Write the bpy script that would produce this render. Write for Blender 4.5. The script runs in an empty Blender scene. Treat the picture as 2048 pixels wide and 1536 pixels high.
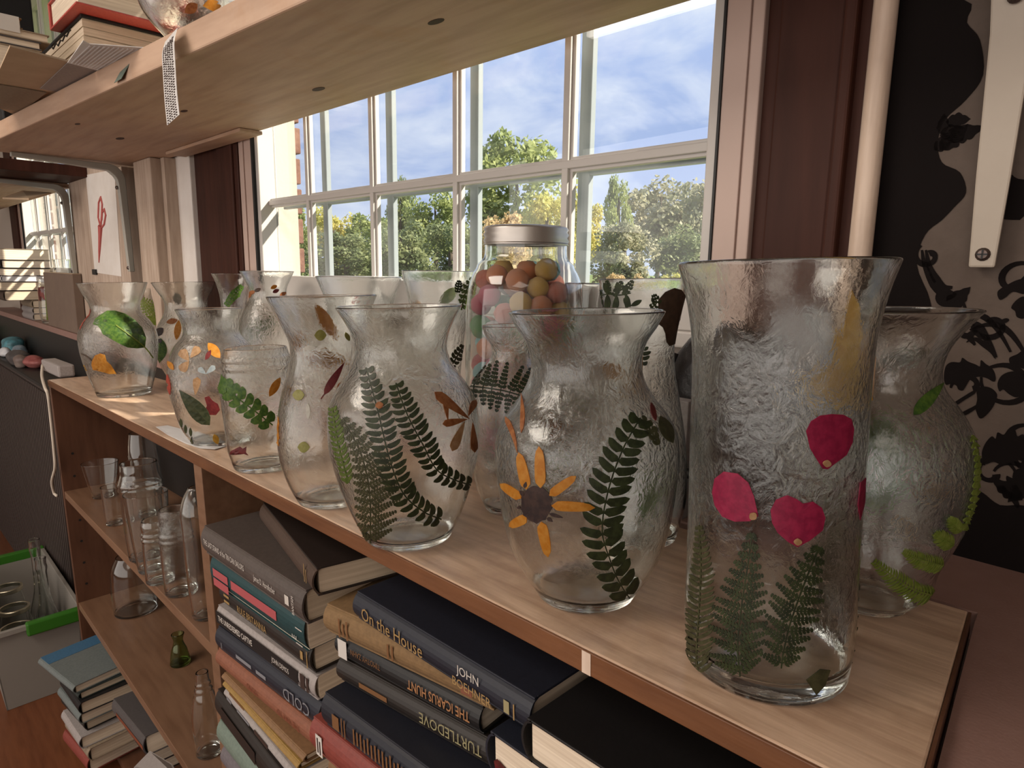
import bpy, bmesh, math, random, json
import numpy as np
from mathutils import Matrix, Vector
R_ = random.Random(7); NR = np.random.RandomState(5)
S = bpy.context.scene; COL = S.collection
# ------------------------------------------------------------------ camera, light, exposure
CP = np.array([0., 0., .275]); F = 1300.
CB = [np.array(v) for v in ([0.697311, 0.716602, -0.015472], [-0.100008, 0.118645, 0.987887], [-0.709757, 0.687318, -0.154399])]
MWr = np.array([[0.999058, -0.026044, 0.034713], [0.025783, 0.999636, 0.007947], [-0.034907, -0.007044, 0.999366]])
CW = [MWr.T @ v for v in CB]          # the window wall is 2 degrees out of level with the bookcase (old sloping floor)
MW = Matrix.Translation(CP) @ Matrix(MWr.tolist()).to_4x4() @ Matrix.Translation(-CP)
cam = bpy.data.cameras.new('camera'); camo = bpy.data.objects.new('camera', cam); COL.objects.link(camo)
m = Matrix(np.column_stack([CB[0], CB[1], -CB[2]]).tolist()).to_4x4(); m.translation = CP
camo.matrix_world = m; cam.sensor_width = 36; cam.lens = 36*F/2048; cam.clip_start = .02; cam.clip_end = 500
S.camera = camo
S.view_settings.view_transform = 'Standard'; S.view_settings.look = 'None'; S.view_settings.gamma = 1
S.view_settings.use_curve_mapping = False; S.view_settings.exposure = 0.42
cy = S.cycles
cy.max_bounces = 24; cy.diffuse_bounces = 4; cy.glossy_bounces = 6; cy.transmission_bounces = 22; cy.transparent_max_bounces = 24
cy.sample_clamp_indirect = 4; cy.sample_clamp_direct = 12; cy.blur_glossy = 1.0; cy.use_denoising = True
def lamp(name, kind, mw, energy, color, **k):
    l = bpy.data.lights.new(name, kind); l.energy = energy; l.color = color
    for a, b in k.items(): setattr(l, a, b)
    o = bpy.data.objects.new(name, l); COL.objects.link(o); o.matrix_world = mw; return o
SUN_AZ, SUN_EL = math.radians(53), math.radians(33)
sd = Vector((math.sin(SUN_AZ)*math.cos(SUN_EL), math.cos(SUN_AZ)*math.cos(SUN_EL), math.sin(SUN_EL)))
lamp('sun', 'SUN', sd.to_track_quat('Z', 'Y').to_matrix().to_4x4(), 9.5, (1, .91, .78), angle=math.radians(1.2))
# added fill lamps at ceiling height, behind the camera
for i, (x, y, e) in enumerate(((-1.5, -1.3, 34), (.9, -1.5, 7))):
    lamp('ceiling_fill', 'AREA', Matrix.Translation((x, y, 1.5)), e, (1, .88, .76), size=1.2, shape='SQUARE')
# added broad fill light behind the camera, brightening the room-facing sides
lamp('back_fill_light', 'AREA', Matrix.Translation((-.8, -3.5, .35)) @ Matrix.Rotation(math.radians(90), 4, 'X'), 98, (1, .93, .87), size=8.0, size_y=2.4, shape='RECTANGLE')
w = bpy.data.worlds.new('sky'); S.world = w; w.use_nodes = True
nt = w.node_tree; nt.nodes.clear()
def N(t, typ, loc=None, **k):
    n = t.nodes.new(typ)
    for a, b in k.items():
        if a in n.inputs: n.inputs[a].default_value = b
        else: setattr(n, a, b)
    return n
def ramp(t, stops, fac, interp='LINEAR'):
    n = t.nodes.new('ShaderNodeValToRGB'); n.color_ramp.interpolation = interp
    e = n.color_ramp.elements
    while len(e) < len(stops): e.new(.5)
    for x, (p, c) in zip(e, stops): x.position = p; x.color = (*c, 1)
    t.links.new(fac, n.inputs[0]); return n
tc = N(nt, 'ShaderNodeTexCoord'); sep = N(nt, 'ShaderNodeSeparateXYZ'); nt.links.new(tc.outputs['Generated'], sep.inputs[0])
base = ramp(nt, [(0, (.30, .32, .30)), (.48, (.44, .48, .50)), (.53, (.46, .53, .74)), (.60, (.33, .42, .67)), (.72, (.42, .52, .80)), (1, (.38, .48, .80))],
            N(nt, 'ShaderNodeMapRange', **{'From Min': -1.0, 'From Max': 1.0}).outputs[0])
nt.links.new(sep.outputs[2], nt.nodes['Map Range'].inputs['Value'])
mp = N(nt, 'ShaderNodeMapping'); mp.inputs['Scale'].default_value = (2.4, 2.4, 6); nt.links.new(tc.outputs['Generated'], mp.inputs[0])
cn = N(nt, 'ShaderNodeTexNoise', Scale=1.6, Detail=8.0, Roughness=.6, Distortion=.4); nt.links.new(mp.outputs[0], cn.inputs['Vector'])
cf = ramp(nt, [(.42, (0, 0, 0)), (.68, (1, 1, 1))], cn.outputs[0])
mx = N(nt, 'ShaderNodeMix', data_type='RGBA'); nt.links.new(cf.outputs[0], mx.inputs[0]); nt.links.new(base.outputs[0], mx.inputs[6])
mx.inputs[7].default_value = (.70, .74, .84, 1)
bg = N(nt, 'ShaderNodeBackground', Strength=1.0); nt.links.new(mx.outputs[2], bg.inputs[0])
ow = N(nt, 'ShaderNodeOutputWorld'); nt.links.new(bg.outputs[0], ow.inputs[0])
# ------------------------------------------------------------------ helpers
FR = {'B': CB, 'W': CW}
def rays(P, fr='B'):
    P = np.atleast_2d(np.asarray(P, float)); r, u, f = FR[fr]
    d = f*F + np.outer(P[:, 0]-1024, r) + np.outer(768-P[:, 1], u); return d
def at(px, py, ax, val, fr='B'):
    d = rays((px, py), fr)[0]; i = 'XYZ'.index(ax); return CP + d*((val-CP[i])/d[i])
def topx(P, fr='B'):
    r, u, f = FR[fr]; d = np.atleast_2d(P)-CP; z = d @ f
    return np.stack([1024+F*(d @ r)/z, 768-F*(d @ u)/z], 1)
ORG = {}
def mesh(name, V, Fc, smooth=False):
    me = bpy.data.meshes.new(name); me.from_pydata([tuple(map(float, v)) for v in V], [], [tuple(map(int, f)) for f in Fc])
    if smooth: me.polygons.foreach_set('use_smooth', [True]*len(me.polygons))
    me.update(); return me
def props(o, label=None, cat=None, group=None, kind=None):
    for k, v in (('label', label), ('category', cat), ('group', group), ('kind', kind)):
        if v: o[k] = v
def rootmat(loc, fr):
    t = Matrix.Translation(Vector(loc)); return MW @ t if fr == 'W' else t
def thing(name, label, cat, loc, fr='B', group=None, kind=None):
    o = bpy.data.objects.new(name, None); COL.objects.link(o); o.empty_display_size = .05
    o.matrix_world = rootmat(loc, fr); ORG[o.name] = np.array(loc, float); props(o, label, cat, group, kind); return o
def part(root, name, V, Fc, mat, smooth=False, parent=None, label=None, bevel=0, solid=0, kind=None):
    V = np.asarray(V, float)-ORG[root.name]
    o = bpy.data.objects.new(name, mesh(name, V, Fc, smooth)); COL.objects.link(o); o.parent = parent or root
    o.data.materials.append(mat); props(o, label, kind=kind); mods(o, bevel, solid); return o
def mods(o, bevel=0, solid=0):
    if solid: m = o.modifiers.new('s', 'SOLIDIFY'); m.thickness = solid; m.offset = 1
    if bevel: m = o.modifiers.new('b', 'BEVEL'); m.width = bevel; m.segments = 2; m.limit_method = 'ANGLE'
def solo(name, label, cat, V, Fc, mat, fr='B', smooth=False, bevel=0, solid=0, group=None, kind=None, loc=None):
    V = np.asarray(V, float); loc = np.array([*V[:, :2].mean(0), V[:, 2].min()]) if loc is None else np.array(loc, float)
    o = bpy.data.objects.new(name, mesh(name, V-loc, Fc, smooth)); COL.objects.link(o)
    o.matrix_world = rootmat(loc, fr); ORG[o.name] = loc; o.data.materials.append(mat); props(o, label, cat, group, kind); mods(o, bevel, solid); return o
def struct(name, V, Fc, mat, fr='B', **k): return solo(name, None, None, V, Fc, mat, fr, kind='structure', **k)
def box(x0, x1, y0, y1, z0, z1):
    V = [(x, y, z) for z in (z0, z1) for y in (y0, y1) for x in (x0, x1)]
    return V, [(0, 2, 3, 1), (4, 5, 7, 6), (0, 1, 5, 4), (2, 6, 7, 3), (0, 4, 6, 2), (1, 3, 7, 5)]
def join(*L):
    V = []; Fc = []
    for v, f in L:
        n = len(V); V += [tuple(q) for q in v]; Fc += [tuple(i+n for i in g) for g in f]
    return V, Fc
def prism(poly, ext):
    n = len(poly); a = [np.array(p, float) for p in poly]; e = np.array(ext, float)
    V = a+[p+e for p in a]
    return V, [tuple(range(n-1, -1, -1)), tuple(range(n, 2*n))]+[(i, (i+1) % n, n+(i+1) % n, n+i) for i in range(n)]
def lathe(prof, c, n=64, closed=False):
    """prof: list of (r, z); rings joined in order"""
    V = []; Fc = []; t = np.linspace(0, 2*np.pi, n, endpoint=False); ids = []
    for r, z in prof:
        if r < 1e-6: ids.append([len(V)]); V.append((c[0], c[1], z))
        else:
            ids.append(list(range(len(V), len(V)+n))); V += [(c[0]+r*math.cos(a), c[1]+r*math.sin(a), z) for a in t]
    for a, b in zip(ids, ids[1:]):
        for i in range(n):
            j = (i+1) % n
            if len(a) == 1 and len(b) == 1: continue
            if len(a) == 1: Fc.append((a[0], b[j], b[i]))
            elif len(b) == 1: Fc.append((a[i], a[j], b[0]))
            else: Fc.append((a[i], a[j], b[j], b[i]))
    return V, Fc
def tube(pts, r, n=8):
    pts = [np.array(p, float) for p in pts]; V = []; Fc = []; rr = r if hasattr(r, '__len__') else [r]*len(pts)
    u = None
    for i, p in enumerate(pts):
        d = pts[min(i+1, len(pts)-1)]-pts[max(i-1, 0)]; d /= np.linalg.norm(d)+1e-9
        if u is None: u = np.cross(d, (0, 0, 1.)) if abs(d[2]) < .9 else np.cross(d, (1., 0, 0))
        u = u-d*(u @ d); u /= np.linalg.norm(u); v = np.cross(d, u)
        V += [p+rr[i]*(u*math.cos(a)+v*math.sin(a)) for a in np.linspace(0, 2*np.pi, n, endpoint=False)]
    for i in range(len(pts)-1):
        Fc += [(i*n+k, i*n+(k+1) % n, (i+1)*n+(k+1) % n, (i+1)*n+k) for k in range(n)]
    Fc += [tuple(range(n-1, -1, -1)), tuple(range((len(pts)-1)*n, len(pts)*n))]
    return V, Fc
def spline(pts, k=6):
    P = [np.array(p, float) for p in pts]; P = [2*P[0]-P[1]]+P+[2*P[-1]-P[-2]]; out = []
    for a, b, c, d in zip(P, P[1:], P[2:], P[3:]):
        for i in range(k):
            t = i/k; out.append(.5*((2*b)+(c-a)*t+(2*a-5*b+4*c-d)*t*t+(3*b-a-3*c+d)*t**3))
    return out+[P[-2]]
# ------------------------------------------------------------------ materials
def newmat(name):
    m = bpy.data.materials.new(name); m.use_nodes = True; t = m.node_tree; t.nodes.clear()
    return m, t, N(t, 'ShaderNodeOutputMaterial')
def mat(name, col, rough=.6, col2=None, scale=20, stretch=(1, 1, 1), detail=5, bump=0, bscale=None, metal=0, spec=.4, trans=0, sheen=0, lo=.35, hi=.65):
    m, t, o = newmat(name); b = N(t, 'ShaderNodeBsdfPrincipled', Roughness=rough, Metallic=metal)
    b.inputs['Specular IOR Level'].default_value = spec; b.inputs['Base Color'].default_value = (*col, 1)
    if sheen: b.inputs['Sheen Weight'].default_value = sheen
    if col2 is not None or bump:
        tc = N(t, 'ShaderNodeTexCoord'); mp = N(t, 'ShaderNodeMapping'); mp.inputs['Scale'].default_value = stretch
        t.links.new(tc.outputs['Object'], mp.inputs[0]); nz = N(t, 'ShaderNodeTexNoise', Scale=scale, Detail=float(detail), Roughness=.6); t.links.new(mp.outputs[0], nz.inputs['Vector'])
        if col2 is not None: t.links.new(ramp(t, [(lo, col), (hi, col2)], nz.outputs[0]).outputs[0], b.inputs['Base Color'])
        if bump:
            bn = N(t, 'ShaderNodeBump', Strength=1.0, Distance=bump); src = nz
            if bscale: src = N(t, 'ShaderNodeTexNoise', Scale=bscale, Detail=4.0); t.links.new(mp.outputs[0], src.inputs['Vector'])
            t.links.new(src.outputs[0], bn.inputs['Height']); t.links.new(bn.outputs[0], b.inputs['Normal'])
    if trans:
        tr = N(t, 'ShaderNodeBsdfTranslucent'); mxs = N(t, 'ShaderNodeMixShader'); mxs.inputs[0].default_value = trans
        s = b.inputs['Base Color'].links
        if s: t.links.new(s[0].from_socket, tr.inputs[0])
        else: tr.inputs[0].default_value = (*col, 1)
        t.links.new(b.outputs[0], mxs.inputs[1]); t.links.new(tr.outputs[0], mxs.inputs[2]); t.links.new(mxs.outputs[0], o.inputs[0])
    else: t.links.new(b.outputs[0], o.inputs[0])
    return m
def wood(name, c1, c2, c3=None, scale=9, stretch=(.12, 1, 1), rough=.5, bump=.0006, blotch=.4, spec=.4, dark=(.1, .05, .03), streak=.55):
    m, t, o = newmat(name); b = N(t, 'ShaderNodeBsdfPrincipled', Roughness=rough); b.inputs['Specular IOR Level'].default_value = spec
    tc = N(t, 'ShaderNodeTexCoord'); mp = N(t, 'ShaderNodeMapping'); mp.inputs['Scale'].default_value = stretch
    t.links.new(tc.outputs['Object'], mp.inputs[0])
    n1 = N(t, 'ShaderNodeTexNoise', Scale=float(scale), Detail=7.0, Roughness=.62, Distortion=.6); t.links.new(mp.outputs[0], n1.inputs['Vector'])
    n2 = N(t, 'ShaderNodeTexNoise', Scale=scale*9., Detail=3.0); t.links.new(mp.outputs[0], n2.inputs['Vector'])
    n3 = N(t, 'ShaderNodeTexNoise', Scale=7.0, Detail=5.0, Roughness=.7); t.links.new(tc.outputs['Object'], n3.inputs['Vector'])
    r1 = ramp(t, [(.3, c1), (.7, c2)], n1.outputs[0])
    a = N(t, 'ShaderNodeMix', data_type='RGBA', blend_type='MULTIPLY'); a.inputs[0].default_value = streak
    t.links.new(r1.outputs[0], a.inputs[6]); t.links.new(ramp(t, [(.3, (.62, .56, .52)), (.6, (1, 1, 1))], n2.outputs[0]).outputs[0], a.inputs[7])
    c = N(t, 'ShaderNodeMix', data_type='RGBA'); t.links.new(a.outputs[2], c.inputs[6]); c.inputs[7].default_value = (*(c3 or dark), 1)
    f = ramp(t, [(.52, (0, 0, 0)), (.78, (blotch,)*3)], n3.outputs[0]); t.links.new(f.outputs[0], c.inputs[0])
    t.links.new(c.outputs[2], b.inputs['Base Color'])
    bn = N(t, 'ShaderNodeBump', Strength=1.0, Distance=bump); t.links.new(n2.outputs[0], bn.inputs['Height']); t.links.new(bn.outputs[0], b.inputs['Normal'])
    t.links.new(b.outputs[0], o.inputs[0]); return m
def glass(name, bump=0., tint=(.985, .995, .99), scale=55., film=0.):
    m, t, o = newmat(name); g = N(t, 'ShaderNodeBsdfGlass', Roughness=0.0, IOR=1.48); g.inputs[0].default_value = (*tint, 1)
    if bump:
        tc = N(t, 'ShaderNodeTexCoord'); mp = N(t, 'ShaderNodeMapping'); mp.inputs['Scale'].default_value = (1, 1, .8); t.links.new(tc.outputs['Object'], mp.inputs[0])
        n1 = N(t, 'ShaderNodeTexNoise', Scale=scale, Detail=4.0, Roughness=.55, Distortion=1.2); t.links.new(mp.outputs[0], n1.inputs['Vector'])
        n2 = N(t, 'ShaderNodeTexNoise', Scale=16.0, Detail=2.0); t.links.new(tc.outputs['Object'], n2.inputs['Vector'])
        mk = ramp(t, [(.36, (.12,)*3), (.62, (1, 1, 1))], n2.outputs[0])
        sp = N(t, 'ShaderNodeSeparateXYZ'); t.links.new(tc.outputs['Object'], sp.inputs[0])
        lo = N(t, 'ShaderNodeMapRange', **{'From Min': .040, 'From Max': .120, 'To Min': .06, 'To Max': 1.0}); t.links.new(sp.outputs[2], lo.inputs['Value'])
        hi = N(t, 'ShaderNodeMapRange', **{'From Min': .19, 'From Max': .235, 'To Min': 1.0, 'To Max': .22}); t.links.new(sp.outputs[2], hi.inputs['Value'])
        m1 = N(t, 'ShaderNodeMath', operation='MULTIPLY'); t.links.new(lo.outputs[0], m1.inputs[0]); t.links.new(hi.outputs[0], m1.inputs[1])
        m2 = N(t, 'ShaderNodeMath', operation='MULTIPLY'); t.links.new(m1.outputs[0], m2.inputs[0]); t.links.new(mk.outputs[0], m2.inputs[1])
        bn = N(t, 'ShaderNodeBump', Distance=bump); t.links.new(m2.outputs[0], bn.inputs['Strength'])
        t.links.new(n1.outputs[0], bn.inputs['Height']); t.links.new(bn.outputs[0], g.inputs['Normal'])
    if film:    # dried glue film over the pressed flowers: a thin milky coat on the rough area
        tl = N(t, 'ShaderNodeBsdfTranslucent'); tl.inputs[0].default_value = (.93, .92, .90, 1); df = N(t, 'ShaderNodeBsdfDiffuse'); df.inputs[0].default_value = (.9, .88, .85, 1)
        a = N(t, 'ShaderNodeMixShader'); a.inputs[0].default_value = .2; t.links.new(tl.outputs[0], a.inputs[1]); t.links.new(df.outputs[0], a.inputs[2])
        f1 = ramp(t, [(.42, (0, 0, 0)), (.66, (film,)*3)], n1.outputs[0]); f2 = N(t, 'ShaderNodeMath', operation='MULTIPLY'); t.links.new(f1.outputs[0], f2.inputs[0]); t.links.new(m2.outputs[0], f2.inputs[1])
        b = N(t, 'ShaderNodeMixShader'); t.links.new(f2.outputs[0], b.inputs[0]); t.links.new(g.outputs[0], b.inputs[1]); t.links.new(a.outputs[0], b.inputs[2]); t.links.new(b.outputs[0], o.inputs[0]); return m
    t.links.new(g.outputs[0], o.inputs[0]); return m
def pane_glass(name, haze=.005):
    m, t, o = newmat(name); tr = N(t, 'ShaderNodeBsdfTransparent'); tr.inputs[0].default_value = (.97, .985, .98, 1)
    gl = N(t, 'ShaderNodeBsdfGlossy', Roughness=.0); fr = N(t, 'ShaderNodeFresnel', IOR=1.45); a = N(t, 'ShaderNodeMixShader')
    gm = N(t, 'ShaderNodeNewGeometry'); mr = N(t, 'ShaderNodeMapRange', **{'To Min': 1.45, 'To Max': 1/1.45}); t.links.new(gm.outputs['Backfacing'], mr.inputs['Value']); t.links.new(mr.outputs[0], fr.inputs['IOR'])  # no inner total reflection in a thin pane
    t.links.new(fr.outputs[0], a.inputs[0]); t.links.new(tr.outputs[0], a.inputs[1]); t.links.new(gl.outputs[0], a.inputs[2])
    tl = N(t, 'ShaderNodeBsdfTranslucent'); tl.inputs[0].default_value = (.9, .9, .88, 1); b = N(t, 'ShaderNodeMixShader')  # glare haze put in as a faint pale translucent layer over the glass
    tc = N(t, 'ShaderNodeTexCoord'); nz = N(t, 'ShaderNodeTexNoise', Scale=9.0, Detail=6.0, Roughness=.7); t.links.new(tc.outputs['Object'], nz.inputs['Vector'])
    r = ramp(t, [(.35, (haze*.6,)*3), (.75, (haze*2,)*3)], nz.outputs[0]); t.links.new(r.outputs[0], b.inputs[0])
    t.links.new(a.outputs[0], b.inputs[1]); t.links.new(tl.outputs[0], b.inputs[2]); t.links.new(b.outputs[0], o.inputs[0]); return m
M = {}
M['vase'] = glass('vase_glass', .0021, scale=115., film=.028); M['jar'] = glass('jar_glass', .0003, scale=30.); M['clear'] = glass('clear_glass')
M['olive'] = glass('olive_glass', 0, (.72, .78, .6)); M['pane'] = pane_glass('window_pane_glass')
M['top'] = wood('worn_maple_top', (.50, .335, .225), (.68, .49, .355), scale=9, rough=.30, blotch=.62, dark=(.20, .11, .065), spec=.5, streak=.85)
M['edge'] = wood('edge_band', (.10, .038, .014), (.165, .068, .028), scale=11, rough=.45, blotch=.5, dark=(.2, .08, .03))
M['case'] = wood('bookcase_veneer', (.085, .034, .017), (.12, .052, .027), scale=6, stretch=(.15, 1, .15), rough=.5, blotch=.3)
M['caseshelf'] = wood('shelf_veneer', (.145, .075, .042), (.19, .105, .062), scale=6, rough=.45, blotch=.25)
M['pine'] = wood('pine_board', (.42, .275, .19), (.53, .37, .265), scale=5, stretch=(.1, 1, 1), rough=.6, blotch=.5, dark=(.42, .22, .10))
M['stud'] = wood('rough_stud', (.40, .30, .23), (.52, .42, .34), scale=9, stretch=(1, 1, .1), rough=.8, blotch=.4, dark=(.3, .22, .16))
M['casing'] = wood('dark_casing', (.030, .011, .0075), (.070, .024, .015), scale=8, stretch=(1, 1, .1), rough=.55, spec=.15, blotch=.5, dark=(.05, .018, .012))
M['strip'] = wood('light_strip', (.55, .41, .31), (.68, .55, .45), scale=10, stretch=(1, 1, .1), rough=.4, blotch=.2)
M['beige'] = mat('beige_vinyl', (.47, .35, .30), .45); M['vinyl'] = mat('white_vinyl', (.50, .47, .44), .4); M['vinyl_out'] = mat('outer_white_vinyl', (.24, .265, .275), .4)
M['gasket'] = mat('black_gasket', (.012, .012, .012), .5); M['white'] = mat('white_paint', (.66, .61, .56), .6, (.72, .68, .64), 12, bump=.0003, bscale=90)
M['wall'] = mat('wall_paint', (.42, .36, .31), .8, bump=.0004, bscale=120)
M['paper_wall'] = mat('wallpaper_ground', (.085, .060, .046), .75, (.10, .073, .057), 40, bump=.0002, bscale=300)
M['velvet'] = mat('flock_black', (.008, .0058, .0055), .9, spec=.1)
M['lam'] = mat('pink_laminate', (.25, .145, .12), .5, (.27, .16, .135), 60, bump=.00015, bscale=400)
M['black'] = mat('black_metal', (.012, .011, .010), .45); M['rad'] = mat('dark_heater', (.05, .036, .032), .6)
M['steel'] = mat('grey_steel', (.36, .35, .31), .42, spec=.5); M['screw'] = mat('screw_metal', (.12, .09, .08), .4, metal=.8)
M['brkw'] = mat('cream_bracket', (.40, .34, .275), .4, (.44, .38, .31), 8)
M['lid'] = mat('zinc_lid', (.42, .39, .36), .38, metal=.85); M['ring'] = mat('jar_ring', (.72, .66, .5), .28, metal=.95)
M['brick'] = mat('red_brick', (.13, .055, .040), .85, (.20, .10, .07), 60, bump=.003); M['mortar'] = mat('mortar', (.45, .41, .36), .9, bump=.002, bscale=200)
M['page'] = mat('book_pages', (.55, .45, .34), .8, (.70, .60, .47), 6, (1, 1, 60), detail=2)
M['page_d'] = mat('aged_pages', (.46, .37, .27), .8, (.58, .48, .36), 6, (1, 1, 60), detail=2)
M['paper'] = mat('white_paper', (.72, .70, .69), .8, trans=.25); M['card'] = mat('brown_card', (.40, .29, .19), .85, (.45, .33, .22), 15)
M['cord'] = mat('white_cord', (.55, .48, .4), .5); M['green_pl'] = mat('green_plastic', (.03, .13, .012), .35)
M['tub'] = mat('clouded_plastic', (.30, .275, .245), .45, trans=.25); M['tubin'] = mat('tub_floor_grey', (.2, .19, .19), .5)
M['leather'] = mat('black_vinyl_cloth', (.014, .012, .012), .32, bump=.004, scale=25)
M['floor'] = wood('red_oak_floor', (.11, .036, .015), (.16, .055, .022), scale=8, stretch=(.12, 1, 1), rough=.35, blotch=.3, dark=(.12, .03, .012))
M['ceil'] = mat('ceiling_white', (.7, .66, .6), .9); M['grass'] = mat('lawn', (.10, .15, .03), .9, (.16, .2, .05), 3)
M['bark'] = mat('tree_bark', (.10, .075, .055), .9, bump=.02, bscale=6)
# ------------------------------------------------------------------ room shell
struct('floor', *box(-6, 3, -3.6, 1.0, -1.2, -1.12), M['floor'])
struct('ceiling', *box(-6, 3, -3.6, 1.2, 1.62, 1.7), M['ceil'])
struct('wall_back_of_room', *box(-6, 3, -3.7, -3.6, -1.3, 1.7), M['wall'])
struct('wall_left', *box(-6.1, -6, -3.7, 1.1, -1.4, 1.8), M['wall'])
struct('wall_far_right', *box(3, 3.1, -3.7, 1.1, -1.4, 1.8), M['wall'])
YW, YC, YG = .775, .755, .80
V, Fc = join(box(-6.2, 3.2, YW, .88, -1.4, .20), box(-6.2, 3.2, YW, .88, 1.5, 1.9), box(-3.33, -1.66, YW, .88, .2, 1.5),
             box(-.385, 3.2, YW, .88, .2, 1.5), box(-6.2, -4.57, YW, .88, .2, 1.5))
struct('wall_front', V, Fc, M['wall'], 'W')
wr = struct('wall_right', *box(-.232, 1.3, YW-.003, YW, -.006, 1.62), M['paper_wall'], 'W')
# brick skin outside, its jamb bricks laid one by one
for xl in (-1.70, -4.61):
    ow = struct('wall_outside', *join(box(xl-1.5, xl-.02, .882, .900, -1.5, 2.2)), M['mortar'], 'W')
    bm = None; z = .10; k = 0
    while z < 1.5:
        L = .20 if k % 2 else .10; dx = R_.uniform(-.004, .004)
        o = part(ow, 'brick', *box(xl-L, xl+.004+dx*.5, .868, .914+R_.uniform(-.001, .002), z, z+.066), M['brick'], bevel=.003)
        o = part(ow, 'brick', *box(xl-L-.212, xl-L-.012, .884, .913, z, z+.066), M['brick'], bevel=.003)
        z += .079; k += 1
def window(n, xl, xr, xs, bars, z0, z1):
    o = thing('window_%d' % n, None, None, (xl, YG, z0), 'W', kind='structure')
    d = .018
    V, Fc = join(box(xl, xl+d, YC+.004, YG+.006, z0, z1), box(xr-d, xr, YC+.004, YG+.006, z0, z1), box(xl, xr, YC+.004, YG+.006, z1-.03, z1), box(xl, xr, YC+.004, YG+.006, z0-.03, z0+.022))
    part(o, 'frame', V, Fc, M['vinyl'], bevel=.002)
    V, Fc = join(box(xl-.006, xl+.003, YC-.003, YC+.006, z0, z1), box(xr-.0025, xr+.0005, YC-.003, YC+.006, z0, z1))
    part(o, 'gasket', V, Fc, M['gasket'])
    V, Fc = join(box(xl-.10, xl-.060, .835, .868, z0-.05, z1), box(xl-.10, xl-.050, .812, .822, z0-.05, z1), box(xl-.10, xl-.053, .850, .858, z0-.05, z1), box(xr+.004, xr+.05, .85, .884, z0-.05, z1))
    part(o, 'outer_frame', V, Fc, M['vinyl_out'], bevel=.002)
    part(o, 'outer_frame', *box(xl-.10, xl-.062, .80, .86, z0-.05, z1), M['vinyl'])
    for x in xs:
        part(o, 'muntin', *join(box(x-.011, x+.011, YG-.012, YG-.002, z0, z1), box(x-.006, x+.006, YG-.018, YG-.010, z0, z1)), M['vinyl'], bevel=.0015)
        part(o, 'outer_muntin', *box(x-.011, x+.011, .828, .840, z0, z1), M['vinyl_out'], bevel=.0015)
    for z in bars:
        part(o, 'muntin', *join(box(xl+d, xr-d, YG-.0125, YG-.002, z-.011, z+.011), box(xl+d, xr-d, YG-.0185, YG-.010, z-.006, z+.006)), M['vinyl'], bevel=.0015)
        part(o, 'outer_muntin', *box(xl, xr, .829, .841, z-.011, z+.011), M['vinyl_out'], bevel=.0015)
    X = [xl+d]+list(xs)+[xr-d]; Z = [z0+.02]+list(bars)+[z1-.03]
    for a, b in zip(X, X[1:]):
        for c, e in zip(Z, Z[1:]): part(o, 'pane', *box(a, b, YG, YG+.004, c, e), M['pane'])
    part(o, 'window_sill', *box(xl-.02, xr+.02, YC-.004, .80, z0-.052, z0-.03), M['vinyl'], bevel=.003)
window(1, -1.64, -.3945, (-1.430, -1.168, -.908, -.656), (.431, .79, 1.15), .23, 1.5)
window(2, -4.55, -3.30, (-4.34, -4.078, -3.818, -3.566), (.431, .79, 1.15), .23, 1.5)
# casings (numbered trim)
T = iter(range(1, 60))
def trim(V, Fc, m, **k): return struct('trim_%d' % next(T), V, Fc, M[m], 'W', **k)
for dx in (0, -2.91):
    trim(*join(box(-1.722+dx, -1.646+dx, YC, YW+.03, .14, 1.56), box(-1.70+dx, -1.69+dx, YC-.004, YC, .14, 1.56)), 'beige', bevel=.002)
    trim(*join(box(-1.862+dx, -1.726+dx, YC-.002, YW, -.006, 1.6), box(-1.78+dx, -1.75+dx, YC-.008, YC, -.006, 1.6)), 'casing', bevel=.004)
    trim(*box(-2.05+dx, -1.862+dx, YC+.012, YW, -.006, 1.6), 'casing')
trim(*join(box(-.379, -.3655, YC, YW+.03, .14, 1.56), box(-.3655, -.363, YC+.003, YW, .14, 1.56), box(-.394, -.365, YC-.001, YW+.02, .14, 1.56)), 'beige', bevel=.0015)
trim(*box(-.3625, -.348, YC-.002, YW, .14, 1.56), 'beige', bevel=.002)
trim(*box(-.3475, -.331, YC+.008, YW, -.006, 1.6), 'casing')
trim(*join(box(-.331, -.262, YC-.002, YW, -.006, 1.6), box(-.262, -.249, YC-.008, YW, -.006, 1.6)), 'casing', bevel=.003)
trim(*box(-.249, -.2375, YC+.006, YW, -.006, 1.6), 'casing')
trim(*lathe([(.0115, -.006), (.0115, 1.6)], (-.2265, YC+.004), 20), 'strip', smooth=True)
trim(*box(-2.372, -2.052, YC-.002, YW, -.006, 1.6), 'white', bevel=.003)
def X68(px, py=450): return at(px, py, 'Y', .69, 'W')[0]
trim(*box(X68(276), X68(309), .69, YW, -.006, .589), 'stud', bevel=.003)          # rough posts the shelf brackets are screwed to
trim(*box(X68(233), X68(252), .69, YW, -.006, .589), 'stud', bevel=.002)
trim(*box(X68(252), X68(276), .735, YW, -.006, .589), 'gasket')
trim(*box(X68(145), X68(232.5), .69, YW, -.006, .64), 'stud', bevel=.002)
trim(*box(X68(309)+.002, X68(316), .72, YW, -.006, .589), 'stud')
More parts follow.
